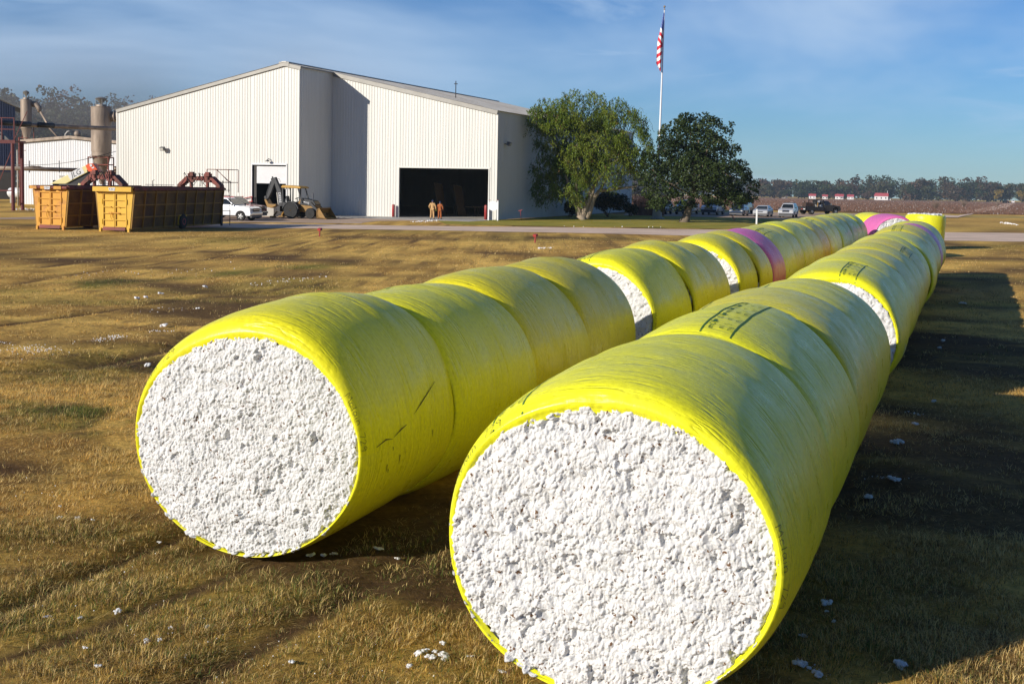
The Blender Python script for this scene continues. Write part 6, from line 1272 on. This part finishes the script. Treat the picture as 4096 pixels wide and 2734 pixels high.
# houses and church
M['red_roof'] = mat('red_tin_roof', (.42, .075, .085), .5, 0, .12, .4); M['far_white'] = mat('white_boards', (.66, .66, .68), .6, 0, .06, .5)
def house(lab, px, wpx, hwall, hroof, seed, name='cottage', cat_='house', porch=False, far_dy=0, rz=None, steeple=False):
    y = 1243 + far_dy; p = at(px, 790, y); p.z = float(far_z(y)); root = thing(name, lab, cat_, p, -.25 if rz is None else rz, 'white houses across the field'); w_ = wpx * y / FPX; d = 7.0; e = .4
    mb = MB(); mb.box((0, d / 2, hwall / 2), (w_, d, hwall))
    for s in (-1, 1): mb.add([(s * w_ / 2, 0, hwall), (s * w_ / 2, d, hwall), (s * w_ / 2, d / 2, hwall + hroof)], [(0, 1, 2)])
    wl_ = mb.build('wall', M['far_white'], root)
    mb = MB()
    for s in (0, 1): y0 = -e if s == 0 else d + e; mb.add([(-w_ / 2 - e, y0, hwall - .1), (w_ / 2 + e, y0, hwall - .1), (w_ / 2 + e, d / 2, hwall + hroof + .08), (-w_ / 2 - e, d / 2, hwall + hroof + .08)], [(0, 1, 2, 3)])
    rf_ = mb.build('roof', M['red_roof'], root)
    n = max(2, int(w_ / 3.4))
    for k in range(n): x = -w_ / 2 + w_ * (k + .5) / n; mb = MB(); mb.box((x, -.03, hwall * .52), (.95, .1, hwall * .42)); mb.build('window', M['glass'], root)
    if porch: mb = MB(); mb.box((w_ * .2, -1.3, hwall * .86), (w_ * .55, 2.4, .16)); [mb.box((w_ * .2 + s * w_ * .25, -2.3, hwall * .42), (.2, .2, hwall * .84)) for s in (-1, 0, 1)]; mb.build('porch', M['far_white'], root)
    if steeple: mb = MB(); mb.box((w_ / 2 - .6, d / 2, hwall + hroof + 1.0), (.35, .35, 3.0)); mb.box((w_ / 2 + 1.4, d / 2, .6), (2.8, 2.2, 1.2)); mb.build('steeple', M['far_white'], root)
    else: mb = MB(); mb.box((-w_ * .2, d / 2, hwall + hroof + .3), (.7, .7, 1.2)); mb.build('chimney', M['rust'], rf_)
house('little white church with a red tin roof and a thin steeple before the far wood', 3525, 52, 4.0, 3.0, 1, 'church', 'church', steeple=True)
house('white cottage with a red roof, leftmost of the white walled far houses', 3249, 26, 2.9, 2.0, 2)
house('low white cottage with a porch right of the leftmost far cottage', 3300, 20, 2.7, 1.7, 3, porch=True)
house('white cottage with a side wing in the middle of the far houses', 3357, 32, 3.0, 2.2, 4, porch=True)
house('white cottage with a red roof closest to the church', 3402, 24, 2.8, 2.1, 5)
house('dim red roofed farm shed among dark trees at the left of the far houses', 3138, 22, 2.4, 2.6, 6, 'farm_shed', 'shed', far_dy=8)
# standing cotton stalks: the brown nap of the field
r_ = np.random.default_rng(88); n = 70000; y = 192 + (r_.uniform(0, 1, n) ** 2.2) * 900; x = r_.uniform(-.02, .50, n) * y * 1.0 + 8; y = np.round(y / 1.0) * 1.0 + r_.normal(0, .12, n)
zb = far_z(y); hgt = r_.uniform(.12, .38, n); wd = r_.uniform(.05, .12, n) * (y / 200) ** .6; V = np.stack([np.stack([x - wd, y, zb], -1), np.stack([x + wd, y + .02, zb], -1), np.stack([x + r_.normal(0, .1, n), y, zb + hgt], -1)], 1).reshape(-1, 3)
c = np.array([(.25, .145, .10)]) * r_.uniform(.45, 1.5, n)[:, None]; wt = r_.uniform(size=n) < .03; c[wt] = (.6, .55, .5)
tag(np_mesh('cotton_stalks', V, np.arange(3 * n).reshape(n, 3), M['leaf'], None, col=np.repeat(c, 3, 0)), 'brown cotton stalks standing in rows on the harvested field', 'stalks', kind='stuff')
# ------------------------------------------------------------------ grass, cotton lint
def in_bales(x, y):
    u, v = x * RT.x + y * RT.y, x * AX.x + y * AX.y
    k = np.zeros(x.shape, bool)
    for base in (LBASE, RBASE):
        b0 = base.dot(RT), base.dot(AX); k |= (np.abs(u - b0[0]) < .62) & (v > b0[1] - .05) & (v < b0[1] + 58)
    return k
def lateral(px, y): return None
r_ = np.random.default_rng(17)
def blades(y0, y1, dens, per, rad, h0, h1, wd, seed, bend, flat=False):
    r = np.random.default_rng(seed); A_ = .86 * (y1 ** 2 - y0 ** 2) / 2 + 2 * (y1 - y0); n = int(A_ * dens)
    y = np.sqrt(r.uniform(y0 ** 2, y1 ** 2, n)); x = r.uniform(-.45, .45, n) * y + r.uniform(-.6, .6, n)
    k = ~in_bales(x, y); x, y = x[k], y[k]; bare, green = cover(x, y)
    lush = np.clip(fbm(x, y, .9, 61, 3) * 1.8 - .35, .12, 1.0)
    k = r.uniform(size=len(x)) < (1 - .80 * bare) * (.35 + .65 * lush); x, y, bare, green, lush = x[k], y[k], bare[k], green[k], lush[k]
    n = len(x); m = n * per; i = np.repeat(np.arange(n), per); a = r.uniform(0, 6.283, m); q = np.sqrt(r.uniform(0, 1, m)) * rad
    bx, by = x[i] + q * np.cos(a), y[i] + q * np.sin(a); bz = ground_z(bx, by) - .004
    hh = r.uniform(h0, h1, m) * (.45 + .75 * lush[i]) * (1 + .25 * green[i]); an = a + r.normal(0, .9, m); lean = r.uniform(.05, .14, m) if flat else hh * r.uniform(.2, 1.5, m)
    pz = r.normal(size=m); dx, dy = np.cos(an), np.sin(an); sx, sy = -dy, dx; w_ = wd * r.uniform(.6, 1.3, m)
    base = albedo(x, y)[i]; k_ = r.uniform(size=m)[:, None]; col = base * r.uniform(.6, 1.5, m)[:, None]
    dry = r.uniform(size=m) < .46 * (.4 + .9 * lush[i]); col[dry] = np.array((.90, .66, .26)) * r.uniform(.7, 1.2, dry.sum())[:, None]
    gr = r.uniform(size=m) < np.clip(.025 + .8 * green[i], 0, .9); col[gr] = np.array((.11, .15, .028)) * r.uniform(.6, 1.5, gr.sum())[:, None]
    br = r.uniform(size=m) < .18; col[br] = np.array((.17, .09, .04)) * r.uniform(.6, 1.4, br.sum())[:, None]
    B0 = np.stack([bx - sx * w_, by - sy * w_, bz], -1); B1 = np.stack([bx + sx * w_, by + sy * w_, bz], -1)
    T_ = np.stack([bx + dx * lean, by + dy * lean, bz + (hh if flat else hh * (1 - .25 * lean / (hh + 1e-6)).clip(.15, 1))], -1)
    if bend:
        f = .55; mx_, my_ = bx + dx * lean * .35, by + dy * lean * .35; mz = bz + hh * f
        M0 = np.stack([mx_ - sx * w_ * .8, my_ - sy * w_ * .8, mz], -1); M1 = np.stack([mx_ + sx * w_ * .8, my_ + sy * w_ * .8, mz], -1)
        V = np.stack([B0, B1, M0, M1, T_], 1).reshape(-1, 3); o = (np.arange(m) * 5)[:, None]; F = np.concatenate([o + (0, 1, 3), o + (0, 3, 2), o + (2, 3, 4)], 1).reshape(-1, 3); return V, F, np.repeat(col, 5, 0)
    V = np.stack([B0, B1, T_], 1).reshape(-1, 3); return V, np.arange(3 * m).reshape(m, 3), np.repeat(col, 3, 0)
Vs, Fs, Cs, o = [], [], [], 0
for args in ((6.4, 14, 110, 16, .10, .012, .045, .0020, 11, True, True), (14, 26, 40, 14, .13, .012, .05, .0034, 12, False, True), (6.4, 13, 190, 20, .075, .03, .095, .0023, 1, True), (13, 24, 80, 17, .095, .03, .10, .0036, 2, False), (24, 46, 18, 14, .14, .03, .09, .006, 3, False), (46, 84, 3.0, 12, .25, .03, .09, .012, 4, False)):
    V, F, c = blades(*args); Vs.append(V); Fs.append(F + o); Cs.append(c); o += len(V)
mgr = leaf_mat('dry_grass', .7, .3)
tag(np_mesh('grass', np.vstack(Vs), np.vstack(Fs), mgr, None, col=np.vstack(Cs)), 'short dry straw coloured grass with brown and green patches', 'grass', kind='stuff')
# scattered cotton: the bigger locks one by one
LOCKS = [('white cotton lock on the grass before the front of the left row', 'cotton locks before the left front bale', [(1248, 2214, 9), (1297, 2222, 9), (1337, 2216, 7), (1512, 2206, 10), (1590, 2224, 8), (1003, 2205, 5), (1083, 2210, 5)]),
         ('white cotton lock in the small pile on the grass beside the right front bale', 'cotton locks beside the right front bale', [(1683, 2600, 12), (1727, 2620, 13), (1773, 2612, 15), (1705, 2592, 8), (1637, 2655, 8), (1888, 2614, 7), (2010, 2676, 8), (1772, 2563, 9), (1740, 2592, 6)]),
         ('pale cotton lock lying in the dark shadow right of the right row', 'cotton locks in the shadow', [(3205, 2660, 26), (3270, 2700, 24), (3600, 2660, 22), (3300, 2410, 13), (3307, 2440, 6), (3335, 2481, 6), (3215, 2540, 8), (3570, 1925, 12), (3590, 1930, 8), (3470, 1990, 12), (3660, 1690, 9), (3735, 1605, 7), (3590, 1760, 12), (3850, 1215, 7), (3770, 1370, 6), (3758, 1390, 5)]),
         ('white cotton lock on the sunlit grass left of the left row', 'cotton locks on the left grass', [(590, 1460, 9), (655, 1300, 8), (545, 1190, 6), (580, 1186, 6), (640, 1176, 6), (240, 2078, 7), (310, 2078, 8), (190, 2460, 7), (320, 2468, 7), (470, 2440, 9), (590, 2560, 9), (640, 2558, 7), (390, 2662, 8), (1165, 2650, 9), (680, 2508, 6), (830, 2505, 7), (340, 2590, 6), (240, 2018, 5), (372, 2080, 5), (640, 2155, 6), (820, 1150, 6), (790, 1240, 5)])]
r = random.Random(90); LM = []
for k in range(6):
    r2 = random.Random(k); mb = MB()
    for _ in range(13): tv, tf = tuft(r2, r2.uniform(.28, .55), 2); c = Vector((r2.gauss(0, .48), r2.gauss(0, .40), r2.uniform(-.25, .35))); mb.add([v * 1.0 + c for v in tv], tf)
    for _ in range(40): a_ = r2.uniform(0, 6.28); d = Vector((math.cos(a_), math.sin(a_), r2.uniform(-.2, .8))).normalized(); c = d * r2.uniform(.4, .7); e = d.orthogonal() * .05; mb.add([c - e, c + e, c + d * r2.uniform(.3, .7) + Vector((r2.gauss(0, .15), r2.gauss(0, .15), r2.gauss(0, .1)))], [(0, 1, 2)])
    me = bpy.data.meshes.new('cotton_lock'); me.from_pydata([tuple((v.x, v.y, v.z * .75)) for v in mb.v], [], [tuple(f) for f in mb.f]); me.materials.append(M['lock']); me.polygons.foreach_set('use_smooth', [True] * len(mb.f)); LM.append(me)
for lab, grp, pts in LOCKS:
    for px, py, s in pts:
        p = gp(px, py); R_ = s * p.y / FPX * 1.6 if s < 20 else s * p.y / FPX * 1.1; ob = bpy.data.objects.new('cotton_lock', r.choice(LM)); COL.objects.link(ob)
        ob.location = (p.x, p.y, float(ground_z(np.array(p.x), np.array(p.y))) + R_ * .45 + .012); ob.rotation_euler = (r.uniform(-.3, .3), r.uniform(-.3, .3), r.uniform(0, 6.28)); ob.scale = (R_ * r.uniform(.8, 1.25), R_, R_ * r.uniform(.7, 1.1)); tag(ob, lab, 'cotton lock', grp)
# fine lint in drifts that nobody could count
DR = [((30, 1400), (250, 1385), 60, 30), ((60, 1395), (240, 1400), 70, 22), ((380, 1365), (500, 1350), 60, 14), ((430, 1350), (480, 1345), 30, 10), ((600, 1320), (690, 1322), 25, 6), ((-20, 1360), (80, 1380), 20, 10), ((1000, 1140), (1300, 1105), 50, 14), ((550, 1250), (760, 1235), 14, 12), ((650, 1470), (780, 1462), 14, 8), ((300, 1100), (900, 1080), 30, 30), ((2150, 995), (2210, 992), 40, 4), ((1650, 888), (1750, 884), 50, 4),
      ((3480, 1910), (3620, 1925), 26, 14), ((3630, 1640), (3700, 1660), 18, 12), ((4000, 890), (4070, 900), 60, 4), ((3230, 2650), (3300, 2700), 20, 20), ((100, 2300), (1500, 2700), 90, 160), ((100, 1900), (500, 2300), 30, 100), ((60, 838), (190, 838), 120, 6), ((3440, 855), (3480, 860), 10, 2), ((2800, 912), (2200, 905), 8, 4)]
mb = MB(); r = random.Random(91)
for (x0, y0), (x1, y1), n, sp_ in DR:
    for _ in range(n):
        f = r.random(); px, py = x0 + (x1 - x0) * f + r.gauss(0, sp_), y0 + (y1 - y0) * f + r.gauss(0, sp_ * .35); p = gp(px, max(py, 800)); s = r.uniform(1.2, 3.6) * max(p.y, 14) / FPX * (.8 if n < 80 else .7)
        tv, tf = tuft(r, s, 1); z = float(ground_z(np.array(p.x), np.array(p.y))); mb.add([v * 1.0 + Vector((p.x, p.y, z + .02 + s * .4)) for v in tv], tf)
tag(mb.build('cotton_lint', M['lock'], None, smooth=True), 'loose white cotton lint strewn in drifts over the grass', 'lint', kind='stuff')
# weeds at the edge of the field track
for k, (px, py, s) in enumerate(((3742, 838, 1.5), (3855, 828, 1.9), (3990, 826, 1.2))):
    q = gps(px, py); root = thing('dry_weed', ('grey dead weed beside the field track, nearest the upright bale', 'larger grey dead weed half way along the field track', 'small grey weed near the far tractor')[k], 'weed', q, 0, 'weeds along the track'); V = []; F = []; r = random.Random(k)
    for _ in range(160): a, t_, h = r.uniform(0, 6.28), r.uniform(0, .9), r.uniform(.4, 1.0) * s * 1.6; o = len(V); d = Vector((math.cos(a) * t_ * h, math.sin(a) * t_ * h, h)); V += [(-.03, 0, 0), (.03, 0, 0), d + Vector((.05, 0, 0))]; F.append((o, o + 1, o + 2))
    mesh_obj('stems', V, F, mat('dead_weed', (.22, .16, .12), .9), root)

# ------------------------------------------------------------------ air
def air(name, lo, hi, dens, col, aniso, label, cat_, noise=None):
    m = bpy.data.materials.new(name); m.use_nodes = True; t = m.node_tree; t.nodes.clear()
    v = nd(t, 'ShaderNodeVolumePrincipled'); v.inputs['Color'].default_value = (*col, 1); v.inputs['Density'].default_value = dens; v.inputs['Anisotropy'].default_value = aniso
    o = nd(t, 'ShaderNodeOutputMaterial'); lk(t, v.outputs[0], o.inputs['Volume'])
    lo, hi = Vector(lo), Vector(hi); mb = MB(); mb.box((lo + hi) / 2, hi - lo); ob = mb.build(name, m); return tag(ob, label, cat_, kind='stuff')
air('haze', (-1800, -340, -13), (1800, 1740, 29), 0.00011, (.66, .84, 1.0), .0, 'thin blue haze over the whole yard and fields', 'haze')

ob = air('dust_plume', (-105, 184, 0.5), (-8, 203, 31), 0.0, (.80, .74, .70), .2, 'grey brown dust drifting behind the gin in front of the woods', 'dust')
t = ob.data.materials[0].node_tree; v = [n for n in t.nodes if n.type == 'PRINCIPLED_VOLUME'][0]
tcv = nd(t, 'ShaderNodeTexCoord'); nz = nd(t, 'ShaderNodeTexNoise', i_Scale=0.05, i_Detail=2.0); lk(t, tcv.outputs['Object'], nz.inputs['Vector'])
nr = nd(t, 'ShaderNodeMapRange', i_1=.35, i_2=.7, i_3=.25, i_4=1.0); lk(t, nz.outputs[0], nr.inputs[0])
sxyz = nd(t, 'ShaderNodeSeparateXYZ'); lk(t, tcv.outputs['Generated'], sxyz.inputs[0])
def ramp(sock, a, b, c, d):
    r_n = nd(t, 'ShaderNodeMapRange', i_1=a, i_2=b, i_3=c, i_4=d); r_n.interpolation_type = 'SMOOTHSTEP'; lk(t, sock, r_n.inputs[0]); return r_n.outputs[0]
def mulv(a, b):
    m_ = nd(t, 'ShaderNodeMath', operation='MULTIPLY'); lk(t, a, m_.inputs[0])
    if isinstance(b, float): m_.inputs[1].default_value = b
    else: lk(t, b, m_.inputs[1])
    return m_.outputs[0]
dn = mulv(mulv(ramp(sxyz.outputs[2], .25, 1.0, 1.0, 0.0), nr.outputs[0]), mulv(ramp(sxyz.outputs[0], 0.0, .25, .0, 1.0), ramp(sxyz.outputs[0], .75, 1.0, 1.0, 0.0)))
lk(t, mulv(dn, 0.045), v.inputs['Density'])
